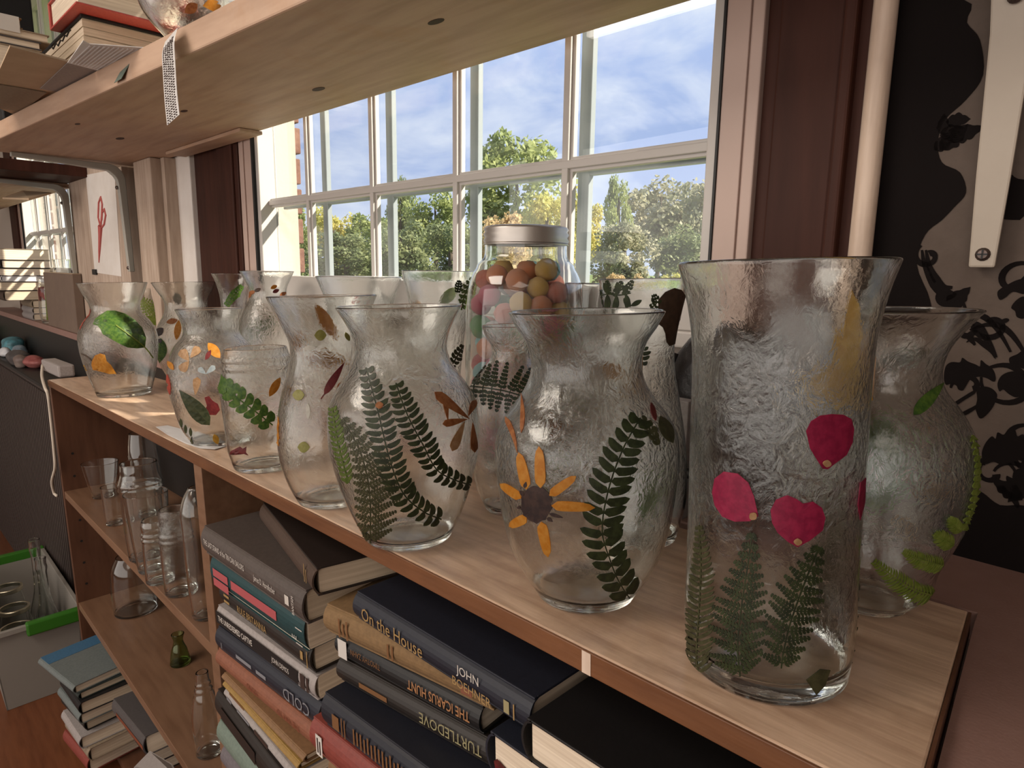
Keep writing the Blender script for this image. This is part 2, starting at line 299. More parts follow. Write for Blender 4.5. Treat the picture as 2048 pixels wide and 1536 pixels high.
# ------------------------------------------------------------------ counter under the windows
IM = np.array(MW.inverted())
def b2w(p): return (IM[:3, :3] @ np.array(p, float)+IM[:3, 3])
e0 = b2w((-.0690, .3535, 0)); e1 = b2w((-.0965, .622, 0))
lg = trim(*prism([(-5.2, .648, -.034), (-.24, .648, -.034), (-.24, .772, -.034), (-5.2, .772, -.034)], (0, 0, .026)), 'lam', bevel=.002)
trim(*box(-5.2, e1[0]-.02, .655, .665, -1.3, -.034), 'black')
c = thing('side_table', 'pinkish laminate side table beyond the bookcase end, under the damask wallpaper', 'table', (.4, .4, -1.3), 'W')
part(c, 'table_top', *prism([(-.2397, .648, -.034), (e1[0]+.0005, .648, -.034), (e1[0]+.0015, e1[1], -.034), (e0[0]+.0015, e0[1], -.034), (e0[0]+.03, .05, -.034), (1.3, .05, -.034), (1.3, .771, -.034), (-.2397, .771, -.034)], (0, 0, .026)), M['lam'])
part(c, 'side_panel', *box(.0, .02, .09, .765, -1.3, -.034), M['lam']); part(c, 'side_panel', *box(1.26, 1.28, .09, .765, -1.3, -.034), M['lam'])
# ------------------------------------------------------------------ upper shelf
SHZ = .590
u = thing('upper_shelf', 'long thick pine board shelf crossing the window above the vases', 'shelf', (-1, .6, SHZ), 'W')
def fr_y(x): return .318+(x+2.45)*.0687
P = [(x, fr_y(x), SHZ) for x in np.linspace(-2.45, .4, 8)]+[(.4, .742, SHZ), (-2.45, .742, SHZ)]
part(u, 'board', *prism(P, (0, 0, .042)), M['pine'], bevel=.003)
part(u, 'back_cleat', *box(-2.05, -1.56, .690, .745, .581, .5895), M['pine'], bevel=.002)
for px, py, r in ((872, 43, .009), (637, 178, .011), (240, 277, .012), (155, 248, .007), (368, 222, .008)):
    q = at(px, py, 'Z', SHZ, 'W')
    V, Fc = lathe([(0, SHZ-.0006), (r, SHZ-.0005), (r, SHZ+.001)], (0, 0), 14)
    V = [(q[0]+a*1.7, q[1]+b*.7, z) for a, b, z in V]; part(u, 'knot', V, Fc, M['casing'])
def bracket(nm, label, X, yb, zb, w0, w1, arm, mt, root_z=SHZ):
    t = thing(nm, label, 'bracket', (X, yb, zb), 'W', 'steel brackets under the upper shelf')
    zt = root_z-.001; r = .045
    cl = [(yb-.012, zb), (yb-.014, zb+.08), (yb-.018, zt-.10), (yb-.020, zt-r-.014)]
    cl += [(yb-.020-r+r*math.cos(a), zt-.014-r+r*math.sin(a)) for a in np.linspace(.25, 1.35, 6)]
    cl += [(yb-.02-r-.03, zt-.014), (yb-arm*.6, zt-.010), (yb-arm, zt-.007)]
    cl = np.array(cl); n = len(cl); tt = np.linspace(0, 1, n); half = np.interp(tt, [0, .35, .6, 1], [.008, .013, .014, .006])
    d = np.gradient(cl, axis=0); d /= np.linalg.norm(d, axis=1)[:, None]; nn = np.stack([-d[:, 1], d[:, 0]], 1)
    A = cl+nn*half[:, None]; B = cl-nn*half[:, None]; ww = np.interp(tt, [0, .4, 1], [w0, w1, w0])/2
    V = []; Fc = []
    for i in range(n):
        for s, q in ((-1, A), (1, A), (1, B), (-1, B)): V.append((X+s*ww[i]*(1 if q is A else .8), q[i, 0], q[i, 1]))
    for i in range(n-1): Fc += [(4*i+k, 4*i+(k+1) % 4, 4*i+4+(k+1) % 4, 4*i+4+k) for k in range(4)]
    Fc += [(3, 2, 1, 0), (4*n-4, 4*n-3, 4*n-2, 4*n-1)]
    part(t, 'arm', V, Fc, M[mt], bevel=.002)
    for z in (zb+.012, zt-.075):
        V, Fc = lathe([(0, .004), (.004, .0035), (.0062, .001), (.0062, 0)], (0, 0), 14); f = yb-.012-.008 if z < zb+.05 else yb-.033
        s = part(t, 'screw', [(X+a, f-c_, z+b) for a, b, c_ in V], Fc, M['screw'])
        part(t, 'screw_slot', *join(box(X-.0042, X+.0042, f-.0046, f-.0036, z-.0007, z+.0007), box(X-.0007, X+.0007, f-.0046, f-.0036, z-.0042, z+.0042)), M['gasket'], parent=s)
    return t
q = at(1966, 535, 'Y', YW-.02, 'W')
bracket('shelf_bracket', 'cream steel shelf bracket screwed to the dark damask wallpaper', q[0]-.001, YW-.003, q[2], .021, .050, .26, 'brkw')
q = at(272, 555, 'Y', .69, 'W')
bracket('shelf_bracket', 'grey steel bracket on the rough post right of the scissors drawing', q[0], .69, .25, .022, .030, .30, 'steel')
q = at(158, 560, 'Y', .69, 'W')
bracket('shelf_bracket', 'grey steel bracket left of the scissors drawing beside the far window', q[0], .69, .23, .022, .030, .30, 'steel', .585)
# second shelf before the far window
s2 = thing('far_shelf', 'wooden shelf board before the far window at left, its sawn end showing', 'shelf', (-3.8, .6, .585), 'W')
xe = at(173, 330, 'Y', .69, 'W')[0]
part(s2, 'board', *box(-5.0, xe, .34, .69, .588, .626), M['casing'], bevel=.002)
part(s2, 'underboard', *box(-5.0, xe-.30, .36, .70, .572, .5875), M['pine'], bevel=.001)
V, Fc = prism([at(x, y, 'Y', yy, 'W') for x, y, yy in ((45, 384, .56), (103, 388, .60), (58, 400, .50), (5, 398, .48))], (0, 0, .006))
solo('card_sheet', 'tan card sheet jutting out under the far shelf at the left edge', 'card', V, Fc, M['card'], 'W')
V, Fc = prism([at(x, y, 'Y', .6895, 'W') for x, y in ((172, 350), (229, 339), (243, 553), (190, 545))], (0, -.0008, 0))
dr = solo('drawing', 'paper with a red scissors drawing pinned between the two brackets', 'drawing', V, Fc, M['white'], 'W')
M['redink'] = mat('red_ink', (.42, .10, .09), .8)
P = lambda *a: [at(x, y, 'Y', .6878, 'W') for x, y in a]
V, Fc = join(tube(P((202, 455), (197, 435), (198, 405), (202, 394), (205, 408), (204, 430), (202, 455)), .004, 6), tube(P((204, 455), (209, 448), (212, 430), (209, 418), (205, 425), (204, 440)), .004, 6),
             tube(P((203, 452), (202, 470), (200, 500), (198, 525)), [.012, .009, .006, .002], 6))
part(dr, 'scissors_outline', V, Fc, M['redink'])
V, Fc = box(0, 1, 0, 1, 0, 1); a = at(190, 544, 'Y', .6875, 'W')
part(dr, 'clip', [(a[0]+(x-.5)*.05, a[1]-y*.004, a[2]+(z-.5)*.02) for x, y, z in V], Fc, M['gasket'])
# damask flock pattern and a broad near-black area on the wallpaper: raised velvet shapes
def wp(x, y): p = at(x, y, 'Y', YW-.003, 'W'); return (p[0], p[2])
FL = []
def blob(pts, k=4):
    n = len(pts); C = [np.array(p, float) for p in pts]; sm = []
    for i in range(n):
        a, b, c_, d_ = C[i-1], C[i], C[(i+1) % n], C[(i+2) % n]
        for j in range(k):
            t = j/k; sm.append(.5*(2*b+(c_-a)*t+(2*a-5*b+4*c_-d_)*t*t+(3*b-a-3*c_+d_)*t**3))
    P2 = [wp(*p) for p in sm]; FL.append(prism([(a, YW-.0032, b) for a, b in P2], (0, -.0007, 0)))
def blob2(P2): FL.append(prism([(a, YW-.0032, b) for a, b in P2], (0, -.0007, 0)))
def ribbon(C, w):
    C = np.array(C); d = np.gradient(C, axis=0); d /= np.linalg.norm(d, axis=1)[:, None]+1e-9; n = np.stack([-d[:, 1], d[:, 0]], 1)
    w = np.interp(np.linspace(0, 1, len(C)), np.linspace(0, 1, len(w)), w)[:, None]
    A = C+n*w; B = C-n*w; L = len(C); V = [(*p[:1], YW-.0038, p[1]) for p in np.vstack([A, B])]
    FL.append((V, [(i, i+1, L+i+1, L+i) for i in range(L-1)]))
def scroll(cx, cz, r, a0, turns, sgn=1, w=.004):
    t = np.linspace(0, 1, 26); a = a0+sgn*turns*2*np.pi*t; rr = r*(1-.82*t); ribbon(np.stack([cx+rr*np.cos(a), cz+rr*np.sin(a)], 1), [w*.5, w*1.3, w, w*1.6])
def leafl(x, z, L, ang, w=.3, lobes=4):
    t = np.linspace(0, 1, 19); prof = w*L*np.sin(np.pi*t**.8)*(1+.35*np.abs(np.sin(lobes*np.pi*t)))*.7
    a = np.array([math.cos(ang), math.sin(ang)]); b = np.array([-a[1], a[0]])
    P2 = [np.array((x, z))+a*L*s+b*p for s, p in zip(t, prof)]+[np.array((x, z))+a*L*s-b*p for s, p in zip(t[::-1][1:-1], prof[::-1][1:-1])]
    blob2(P2)
def palmette(x, z, s, up=1):
    for k in range(-3, 4): leafl(x, z, s*(1-.09*abs(k)), math.pi/2*up+k*.42, .24, 3)
    for sg in (-1, 1):
        scroll(x+sg*s*.55, z-up*s*.35, s*.33, math.pi/2 if sg > 0 else math.pi/2, .95, sg*up, s*.045); scroll(x+sg*s*.3, z-up*s*.75, s*.22, 1.2, .9, -sg*up, s*.04)
        leafl(x+sg*s*.25, z-up*s*.95, s*.5, math.pi/2*up-sg*up*2.2, .2, 3)
def motif(x, z, s):
    palmette(x, z, s*.5); palmette(x, z+s*1.15, s*.42, -1)
    for sg in (-1, 1):
        scroll(x+sg*s*.62, z+s*.42, s*.24, -1.57, .85, sg, s*.035); leafl(x+sg*s*.45, z+s*.66, s*.4, math.pi/2-sg*.7, .28, 4)
        leafl(x+sg*s*.8, z+s*.1, s*.35, -math.pi/2+sg*.5, .25, 4)
        t = np.linspace(0, 1, 20); ribbon(np.stack([x+sg*s*(.15+.55*np.sin(t*2.2)), z+s*(-.55+1.1*t)], 1), [s*.012, s*.03, s*.015])
blob([(1722, 0), (1928, 0), (1934, 45), (1960, 80), (1966, 150), (1932, 200), (1890, 240), (1876, 285), (1884, 325), (1920, 345), (1932, 385), (1908, 415), (1884, 440), (1850, 470), (1834, 530), (1860, 600), (1850, 640), (1712, 640), (1712, 520)])  # broad near-black area, upper left of the wallpaper
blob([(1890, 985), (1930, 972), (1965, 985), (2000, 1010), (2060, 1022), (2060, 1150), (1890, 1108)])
for i in range(3): leafl(*wp(1868+12*i, 300-28*i), .02, .6-.3*i, .4, 3)
def S_(x, y, r, a, t, sg, w=.0022): scroll(*wp(x, y), r, a, t, sg, w)
for a in ((1858, 512, .013, 2.2, .9, 1), (1893, 590, .012, 0, .9, -1), (1984, 650, .017, 2.6, .95, 1), (2022, 767, .024, 3, 1, 1), (1984, 946, .019, .2, .95, 1), (2030, 955, .017, 3.0, .95, -1), (2035, 560, .018, .5, 1, 1), (1940, 775, .016, 3.3, .6, -1), (2046, 880, .016, 1, .9, 1)): S_(*a)
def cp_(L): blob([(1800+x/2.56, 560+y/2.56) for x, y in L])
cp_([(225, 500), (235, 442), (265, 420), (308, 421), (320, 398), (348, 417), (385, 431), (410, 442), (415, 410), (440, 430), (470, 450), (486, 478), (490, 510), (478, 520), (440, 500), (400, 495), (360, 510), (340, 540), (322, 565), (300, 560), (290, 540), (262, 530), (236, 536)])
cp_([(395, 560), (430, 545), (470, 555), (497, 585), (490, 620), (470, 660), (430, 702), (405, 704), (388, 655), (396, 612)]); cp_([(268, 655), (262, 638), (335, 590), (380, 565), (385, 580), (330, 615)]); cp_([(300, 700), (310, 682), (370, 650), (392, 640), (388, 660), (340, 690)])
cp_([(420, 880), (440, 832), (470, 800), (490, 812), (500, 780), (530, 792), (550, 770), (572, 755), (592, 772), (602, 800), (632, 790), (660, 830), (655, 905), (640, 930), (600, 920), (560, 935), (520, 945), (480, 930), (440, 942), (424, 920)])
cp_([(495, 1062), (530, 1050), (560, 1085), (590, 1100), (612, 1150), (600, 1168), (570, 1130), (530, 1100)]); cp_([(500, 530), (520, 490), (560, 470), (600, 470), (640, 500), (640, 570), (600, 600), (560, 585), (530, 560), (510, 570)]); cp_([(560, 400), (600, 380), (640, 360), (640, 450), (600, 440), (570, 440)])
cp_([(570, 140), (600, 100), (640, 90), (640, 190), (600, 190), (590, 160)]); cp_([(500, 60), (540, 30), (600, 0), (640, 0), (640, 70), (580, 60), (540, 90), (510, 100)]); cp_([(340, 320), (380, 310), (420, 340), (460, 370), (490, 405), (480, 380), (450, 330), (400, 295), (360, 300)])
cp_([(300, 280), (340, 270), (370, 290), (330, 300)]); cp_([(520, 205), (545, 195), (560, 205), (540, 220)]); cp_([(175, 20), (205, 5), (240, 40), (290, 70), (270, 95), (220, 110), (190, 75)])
for x, y, L, an, w in ((1880, 300, .03, .8, .35), (1895, 280, .03, .3, .3), (1885, 270, .02, 1.6, .3), (1890, 620, .03, .9, .3), (2040, 440, .05, 2, .4), (2045, 1000, .03, 2.6, .3)): leafl(*wp(x, y), L, an, w)
for L in ([(1844, 500), (1850, 530), (1868, 570), (1890, 592), (1915, 588)], [(1852, 500), (1862, 540), (1885, 572), (1905, 575)], [(1925, 600), (1940, 640), (1960, 655), (1980, 690), (1992, 715)], [(1950, 690), (1940, 672), (1955, 660)], [(1968, 930), (1975, 905), (1995, 900), (2020, 905), (2040, 935)]):
    ribbon([wp(*p) for p in spline(L, 6)], [.001, .0035, .0015])
for x, y in ((1905, 640), (1940, 660), (1965, 740)):
    a, b = wp(x, y); t = np.linspace(0, 1, 14); ribbon(np.stack([a+.05*t, b-.03*t+.02*np.sin(3*t)], 1), [.001, .003, .001])
for x in (.12, .52, .92):
    for z in (.1, .62, 1.14): motif(x, z, .2)
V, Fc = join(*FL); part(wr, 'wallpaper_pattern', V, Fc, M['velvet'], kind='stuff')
# ------------------------------------------------------------------ bookcase
b = thing('bookcase', 'long low wooden bookcase with worn maple top, under the window', 'bookcase', (-1.25, .48, -1.12))
part(b, 'top', *prism([(-2.428, .3555, -.0195), (-.0725, .3555, -.0195), (-.100, .619, -.0195), (-2.428, .619, -.0195)], (0, 0, .0195)), M['top'], bevel=.0015)
part(b, 'edge_band', *box(-2.428, -.072, .353, .3553, -.0195, -.0006), M['edge'], bevel=.0008)
part(b, 'edge_band', *prism([(-.0722, .3555, -.0195), (-.0700, .3555, -.0195), (-.0975, .619, -.0195), (-.0997, .619, -.0195)], (0, 0, .0189)), M['case'])
part(b, 'side_panel', *box(-2.426, -2.404, .355, .615, -1.12, -.0196), M['case'], bevel=.001)
part(b, 'side_panel', *box(-.125, -.103, .36, .615, -1.12, -.0196), M['case'], bevel=.001)
part(b, 'divider', *box(-1.150, -1.113, .3555, .61, -1.09, -.0196), M['caseshelf'], bevel=.001)
part(b, 'shelf', *box(-2.4038, -1.1502, .357, .61, -.377, -.354), M['caseshelf'], bevel=.001)
part(b, 'shelf', *box(-2.4038, -1.1502, .357, .61, -.752, -.729), M['caseshelf'], bevel=.001)
part(b, 'shelf', *box(-1.1128, -.1252, .357, .61, -.752, -.729), M['caseshelf'], bevel=.001)
part(b, 'bottom_panel', *box(-2.4038, -.1252, .357, .612, -1.118, -1.09), M['case'])
part(b, 'back_panel', *box(-2.404, -.125, .612, .617, -1.118, -.0197), M['case'])
for p in ((145, 907), (149, 952), (163, 1082), (168, 1125), (173, 1167), (160, 1040)):
    q = at(*p, 'X', -2.404); V, Fc = lathe([(0, .0003), (.004, .0004)], (0, 0), 10); part(b, 'peg_hole', [(q[0]+c_, q[1]+a, q[2]+d_) for a, d_, c_ in V], Fc, M['gasket'])
V, Fc = box(0, 1, 0, 1, 0, 1); q = at(1173, 1325, 'Y', .353)
part(b, 'chipped_patch', [(q[0]+(x-.5)*.0085, .3528-y*.0003, -.0190+z*.0180) for x, y, z in V], Fc, M['strip'])
# ------------------------------------------------------------------ glass vessels
VD = json.loads('''{"A":{"c":[-0.1879,0.4338],"f":"B","zb":0.0,"r0":0.0549,"p":[[0.2849,0.0681],[0.2738,0.0648],[0.2608,0.0615],[0.2478,0.0591],[0.2279,0.0571],[0.2076,0.0566],[0.1768,0.0567],[0.1417,0.0567],[0.1058,0.0566],[0.069,0.0569],[0.0317,0.0572]]},"B":{"c":[-0.3501,0.427],"f":"B","zb":0.0,"r0":0.0445,"p":[[0.2494,0.0652],[0.239,0.0599],[0.2234,0.0502],[0.2081,0.0467],[0.1907,0.0499],[0.1755,0.0589],[0.1609,0.07],[0.1466,0.0768],[0.1262,0.0791],[0.0973,0.0768],[0.0696,0.0729],[0.0356,0.0633],[0.0079,0.0539]]},"C":{"c":[-0.5739,0.3935],"f":"B","zb":0.0,"r0":0.0478,"p":[[0.2516,0.0654],[0.2381,0.0576],[0.2223,0.0504],[0.2064,0.0482],[0.188,0.0544],[0.1722,0.0655],[0.1538,0.0762],[0.1271,0.0804],[0.1014,0.0798],[0.0705,0.0735],[0.03,0.0604]]},"D":{"c":[-0.75,0.4001],"f":"B","zb":0.0,"r0":0.0467,"p":[[0.2614,0.0665],[0.2417,0.0579],[0.223,0.0497],[0.2066,0.0438],[0.1928,0.0428],[0.1693,0.0472],[0.1465,0.0554],[0.1182,0.0618],[0.0866,0.0653],[0.0576,0.0644],[0.0221,0.0549]]},"E":{"c":[-0.9683,0.4014],"f":"B","zb":0.0,"r0":0.0438,"p":[[0.1831,0.0455],[0.1718,0.0481],[0.1597,0.0489],[0.1468,0.0497],[0.1338,0.0544],[0.1047,0.0536],[0.0658,0.0518],[0.0265,0.0497]]},"F":{"c":[-1.1924,0.4191],"f":"B","zb":0.0,"r0":0.0488,"p":[[0.2372,0.055],[0.2092,0.0456],[0.1934,0.0466],[0.1741,0.0616],[0.1477,0.0731],[0.103,0.0769],[0.0622,0.0704],[0.0195,0.0582]]},"G":{"c":[-1.9218,0.4422],"f":"B","zb":0.0,"r0":0.063,"p":[[0.2893,0.0789],[0.2589,0.0671],[0.2372,0.0579],[0.2142,0.0581],[0.195,0.0731],[0.1693,0.0866],[0.1305,0.0898],[0.082,0.0831],[0.0318,0.0712],[0.0051,0.0623]]},"H":{"c":[-2.0025,0.6403],"f":"B","zb":0.0,"r0":0.0659,"p":[[0.2893,0.0845],[0.2652,0.0719],[0.2396,0.0579],[0.204,0.0594],[0.1681,0.0791],[0.1321,0.091],[0.0958,0.0907],[0.0519,0.0793],[0.0105,0.0652]]},"I":{"c":[-2.3401,0.6362],"f":"B","zb":0.0,"r0":0.058,"p":[[0.2722,0.0509],[0.2562,0.0538],[0.237,0.0624],[0.0747,0.0619],[0.0086,0.0594]]},"O":{"c":[-0.5532,0.5354],"f":"B","zb":0.0,"r0":0.0355,"p":[[0.2242,0.0346],[0.2147,0.0314],[0.2005,0.0237],[0.1868,0.0241],[0.1718,0.0364],[0.1576,0.0481],[0.1359,0.054],[0.0991,0.0538],[0.0617,0.0503],[0.0235,0.0439]]},"P":{"c":[-0.3883,0.5642],"f":"B","zb":0.0,"r0":0.0391,"p":[[0.2759,0.0447],[0.2552,0.0416],[0.2348,0.0373],[0.209,0.033],[0.1829,0.0342],[0.1513,0.0396],[0.1138,0.0456],[0.0814,0.0483],[0.0427,0.0482],[0.0086,0.0446]]},"Q":{"c":[-0.1645,0.5789],"f":"B","zb":0.0,"r0":0.0306,"p":[[0.2481,0.0636],[0.2371,0.0549],[0.2209,0.0445],[0.2048,0.0399],[0.1885,0.0422],[0.1725,0.0535],[0.1564,0.0629],[0.1359,0.0683],[0.111,0.0695],[0.0801,0.0644],[0.0417,0.0501],[0.0119,0.0397]]},"g1":{"c":[-2.2486,0.4312],"f":"B","zb":-0.354,"r0":0.0293,"p":[[-0.2451,0.0495],[-0.3004,0.0408],[-0.348,0.0325]]},"g2":{"c":[-1.9585,0.3964],"f":"B","zb":-0.354,"r0":0.0232,"p":[[-0.249,0.0275],[-0.3007,0.026],[-0.343,0.0243]]},"g3":{"c":[-1.6529,0.3922],"f":"B","zb":-0.354,"r0":0.0394,"p":[[-0.1231,0.0383],[-0.1386,0.0393],[-0.153,0.0404],[-0.1626,0.0435],[-0.2134,0.0438],[-0.2868,0.0427],[-0.3489,0.0404]]},"g4":{"c":[-1.5633,0.3789],"f":"B","zb":-0.354,"r0":0.0298,"p":[[-0.1716,0.0445],[-0.2004,0.0427],[-0.2587,0.0382],[-0.3058,0.0345]]},"g5":{"c":[-1.4911,0.3716],"f":"B","zb":-0.354,"r0":0.0268,"p":[[-0.2146,0.0244],[-0.2281,0.0268],[-0.2393,0.0255],[-0.2483,0.026],[-0.2936,0.0275]]},"g6":{"c":[-1.4032,0.3857],"f":"B","zb":-0.354,"r0":0.0289,"p":[[-0.1721,0.0259],[-0.1849,0.0273],[-0.1978,0.0274],[-0.2118,0.0288],[-0.2605,0.0299],[-0.3153,0.0302]]},"g7":{"c":[-1.2625,0.3906],"f":"B","zb":-0.354,"r0":0.0273,"p":[[-0.0966,0.0136],[-0.1112,0.0221],[-0.1357,0.0303],[-0.1802,0.0309],[-0.2709,0.0305],[-0.348,0.0286]]},"g8":{"c":[-1.9659,0.4812],"f":"B","zb":-0.354,"r0":0.0381,"p":[[-0.118,0.03],[-0.1519,0.0349],[-0.1945,0.0375],[-0.3097,0.0392]]},"k1":{"c":[-2.2123,0.4758],"f":"B","zb":-0.729,"r0":0.0604,"p":[[-0.548,0.0404],[-0.5771,0.0541],[-0.6266,0.0618],[-0.6934,0.0636]]},"k2":{"c":[-1.7967,0.4761],"f":"B","zb":-0.729,"r0":0.0254,"p":[[-0.643,0.0162],[-0.6604,0.012],[-0.6894,0.0199],[-0.7185,0.0247]]},"k3":{"c":[-1.389,0.4074],"f":"B","zb":-0.729,"r0":0.0268,"p":[[-0.5397,0.0126],[-0.5572,0.0136],[-0.5747,0.0151],[-0.5946,0.022],[-0.6276,0.0279],[-0.7236,0.0278]]},"J":{"c":[-1.6708,0.7],"f":"W","zb":-0.008,"r0":0.0266,"p":[[0.2536,0.0494],[0.2411,0.0437],[0.2135,0.0357],[0.1374,0.0307],[0.0601,0.0286]]},"K":{"c":[-1.4044,0.665],"f":"W","zb":-0.008,"r0":0.0505,"p":[[0.2628,0.0568],[0.2443,0.0477],[0.2257,0.04],[0.2059,0.0401],[0.1728,0.056],[0.1338,0.0699],[0.0887,0.0708],[0.0316,0.0543]]},"L":{"c":[-1.0838,0.695],"f":"W","zb":-0.008,"r0":0.0513,"p":[[0.2568,0.081],[0.237,0.0733],[0.2134,0.0648],[0.1848,0.0613],[0.1513,0.0761],[0.1077,0.086],[0.0585,0.0776],[0.0034,0.0552]]},"M":{"c":[-0.8406,0.69],"f":"W","zb":-0.008,"r0":0.0298,"p":[[0.27,0.0606],[0.2644,0.0598],[0.2401,0.0535],[0.2074,0.0477],[0.1408,0.0399],[0.0555,0.032]]},"N":{"c":[-0.6555,0.7],"f":"W","zb":-0.008,"r0":0.078,"p":[[0.317,0.0597],[0.2973,0.0599],[0.2888,0.0615],[0.2802,0.0688],[0.271,0.0754],[0.2567,0.0813],[0.2316,0.085],[0.1585,0.0865],[0.0834,0.0862],[0.0373,0.0839]]},"S":{"c":[-0.5648,0.72],"f":"W","zb":-0.008,"r0":0.0182,"p":[[0.2567,0.0255],[0.2347,0.0228],[0.1648,0.0196]]}}''')
VS = {}
def resample(p, r0, zb):
    p = sorted([tuple(q) for q in p]); p = [(zb+.0035, r0)]+[q for q in p if q[0] > zb+.009]
    z = np.array([q[0] for q in p]); r = np.array([q[1] for q in p]); Z = np.linspace(z[0], z[-1], 64)
    d = np.gradient(r, z); out = []
    i = np.clip(np.searchsorted(z, Z, 'right')-1, 0, len(z)-2); h = z[i+1]-z[i]; t = (Z-z[i])/h
    R = (2*t**3-3*t**2+1)*r[i]+(t**3-2*t**2+t)*h*d[i]+(-2*t**3+3*t**2)*r[i+1]+(t**3-t**2)*h*d[i+1]
    return Z, R
def vessel(key, name, label, m='vase', t=.0026, foot=.009, cat='vase', group=None, rim=1.0, threads=None):
    d = VD[key]; zb = d['zb']+.0004; c = d['c']; Z, R = resample(d['p'], d['r0'], d['zb'])
    if threads:
        for z0 in threads: R = R+.0026*np.exp(-((Z-z0)/.0026)**2)
    VS[key] = (np.array(c), Z, R, d['f'])
    o = thing(name, label, cat, (c[0], c[1], zb), d['f'], group)
    out = [(0, zb+.002), (R[0]*.7, zb+.0015), (R[0]-.003, zb), (R[0]-.0008, zb+.0012)]+list(zip(R, Z))
    zt = Z[-1]; rt = R[-1]; k = t*.5*rim
    top = [(rt-t/2+k*math.cos(a), zt+k*math.sin(a)) for a in np.linspace(.2, math.pi-.2, 6)]
    inn = [(r-t, z) for r, z in zip(R[::-1], Z[::-1]) if z > zb+foot]
    inn += [(inn[-1][0]*.93, zb+foot*.86), (inn[-1][0]*.6, zb+foot*.8), (0, zb+foot*.8)]
    V, Fc = lathe(out+top+inn, c, 80)
    part(o, 'glass_body', V, Fc, M[m], smooth=True); return o
def project(key, P, back=False, off=.0005):
    c, Z, R, fr = VS[key]; P = np.array(P, float).reshape(-1, 2); n = len(P); out = np.zeros((n, 3)); todo = np.arange(n); Q = P.copy()
    zc = np.linspace(Z[0], Z[-1], 12); axp = topx(np.stack([np.full(12, c[0]), np.full(12, c[1]), zc], 1), fr)
    o_ = np.argsort(axp[:, 1])
    for it in range(40):
        d = rays(Q[todo], fr); d /= np.hypot(d[:, 0], d[:, 1])[:, None]; D = np.hypot(*(c-CP[:2])); rm = R.max()*1.5
        t = np.linspace(D-rm, D+rm, 420); p = CP+t[None, :, None]*d[:, None, :]
        f = np.hypot(p[..., 0]-c[0], p[..., 1]-c[1])-np.interp(p[..., 2], Z, R); ins = f < 0; hit = ins.any(1)
        idx = np.where(back, ins.shape[1]-1-ins[:, ::-1].argmax(1), ins.argmax(1)) if back else ins.argmax(1)
        for k in np.where(hit)[0]:
            i = idx[k]; j = i+1 if back else i-1; j = min(max(j, 0), len(t)-1); a, b = f[k, i], f[k, j]; s = a/(a-b) if a != b else 0
            q = p[k, i]+(p[k, j]-p[k, i])*s; e = q[:2]-c; e /= np.linalg.norm(e)+1e-9; q = q.copy(); q[2] = min(max(q[2], Z[0]), Z[-1])
            rr = np.interp(q[2], Z, R)+off; q[:2] = c+e*rr; out[todo[k]] = q
        todo = todo[~hit]
        if not len(todo): break
        ax = np.interp(Q[todo, 1], axp[o_, 1], axp[o_, 0]); Q[todo, 0] += (ax-Q[todo, 0])*.05
        Q[todo, 1] = np.clip(Q[todo, 1], axp[:, 1].min()+4, axp[:, 1].max()-4)
    return out
# 2-D leaf outlines, in the photograph's frame, laid on the glass afterwards
def leaf2(a, b, w, shape='ellipse', bend=0, n=8):
    a = np.array(a, float); b = np.array(b, float); t = np.linspace(0, 1, n+1)
    if shape == 'ellipse': p = np.sin(np.pi*t)**.75
    elif shape == 'drop': p = (t**.8)*np.sqrt(np.clip(1-t**5, 0, 1))
    elif shape == 'lance': p = np.sin(np.pi*t**.7)**.9
    elif shape == 'blunt': p = np.clip(np.minimum(t*6, 1), 0, 1)**.5*np.sqrt(np.clip(1-t**4, 0, 1))
    else: p = np.sin(np.pi*t)
    d = b-a; nrm = np.array([-d[1], d[0]])/(np.linalg.norm(d)+1e-9); C = a+np.outer(t, d)+np.outer(np.sin(np.pi*t)*bend, nrm)
    A = C+np.outer(p*w/2, nrm); B = C-np.outer(p*w/2, nrm); L = n+1
    return np.vstack([A, C, B]), [(i, i+1, L+i+1, L+i) for i in range(n)]+[(L+i, L+i+1, 2*L+i+1, 2*L+i) for i in range(n)]
def poly2(pts, rings=3):
    P2 = np.array(pts, float); c = P2.mean(0); n = len(P2); V = [c]; Fc = []
    for k in range(1, rings+1): V += list(c+(P2-c)*k/rings)
    for i in range(n): Fc.append((0, 1+i, 1+(i+1) % n))
    for k in range(rings-1):
        for i in range(n): Fc.append((1+k*n+i, 1+(k+1)*n+i, 1+(k+1)*n+(i+1) % n, 1+k*n+(i+1) % n))
    return np.array(V), Fc
def stroke2(pts, w):
    C = np.array(spline(pts, 5)); d = np.gradient(C, axis=0); d /= np.linalg.norm(d, axis=1)[:, None]+1e-9; nn = np.stack([-d[:, 1], d[:, 0]], 1)*w/2; L = len(C)
    return np.vstack([C+nn, C-nn]), [(i, i+1, L+i+1, L+i) for i in range(L-1)]
def decal(o, key, name, shapes, m, back=False, label=None, parent=None, off=.0005):
    V, Fc = join(*[([(*p, 0) for p in v], f) for v, f in shapes]); P2 = [(p[0], p[1]) for p in V]
    Q = project(key, P2, back, off)
    return part(o, name, Q, Fc, M[m], parent=parent, label=label, solid=.0007)
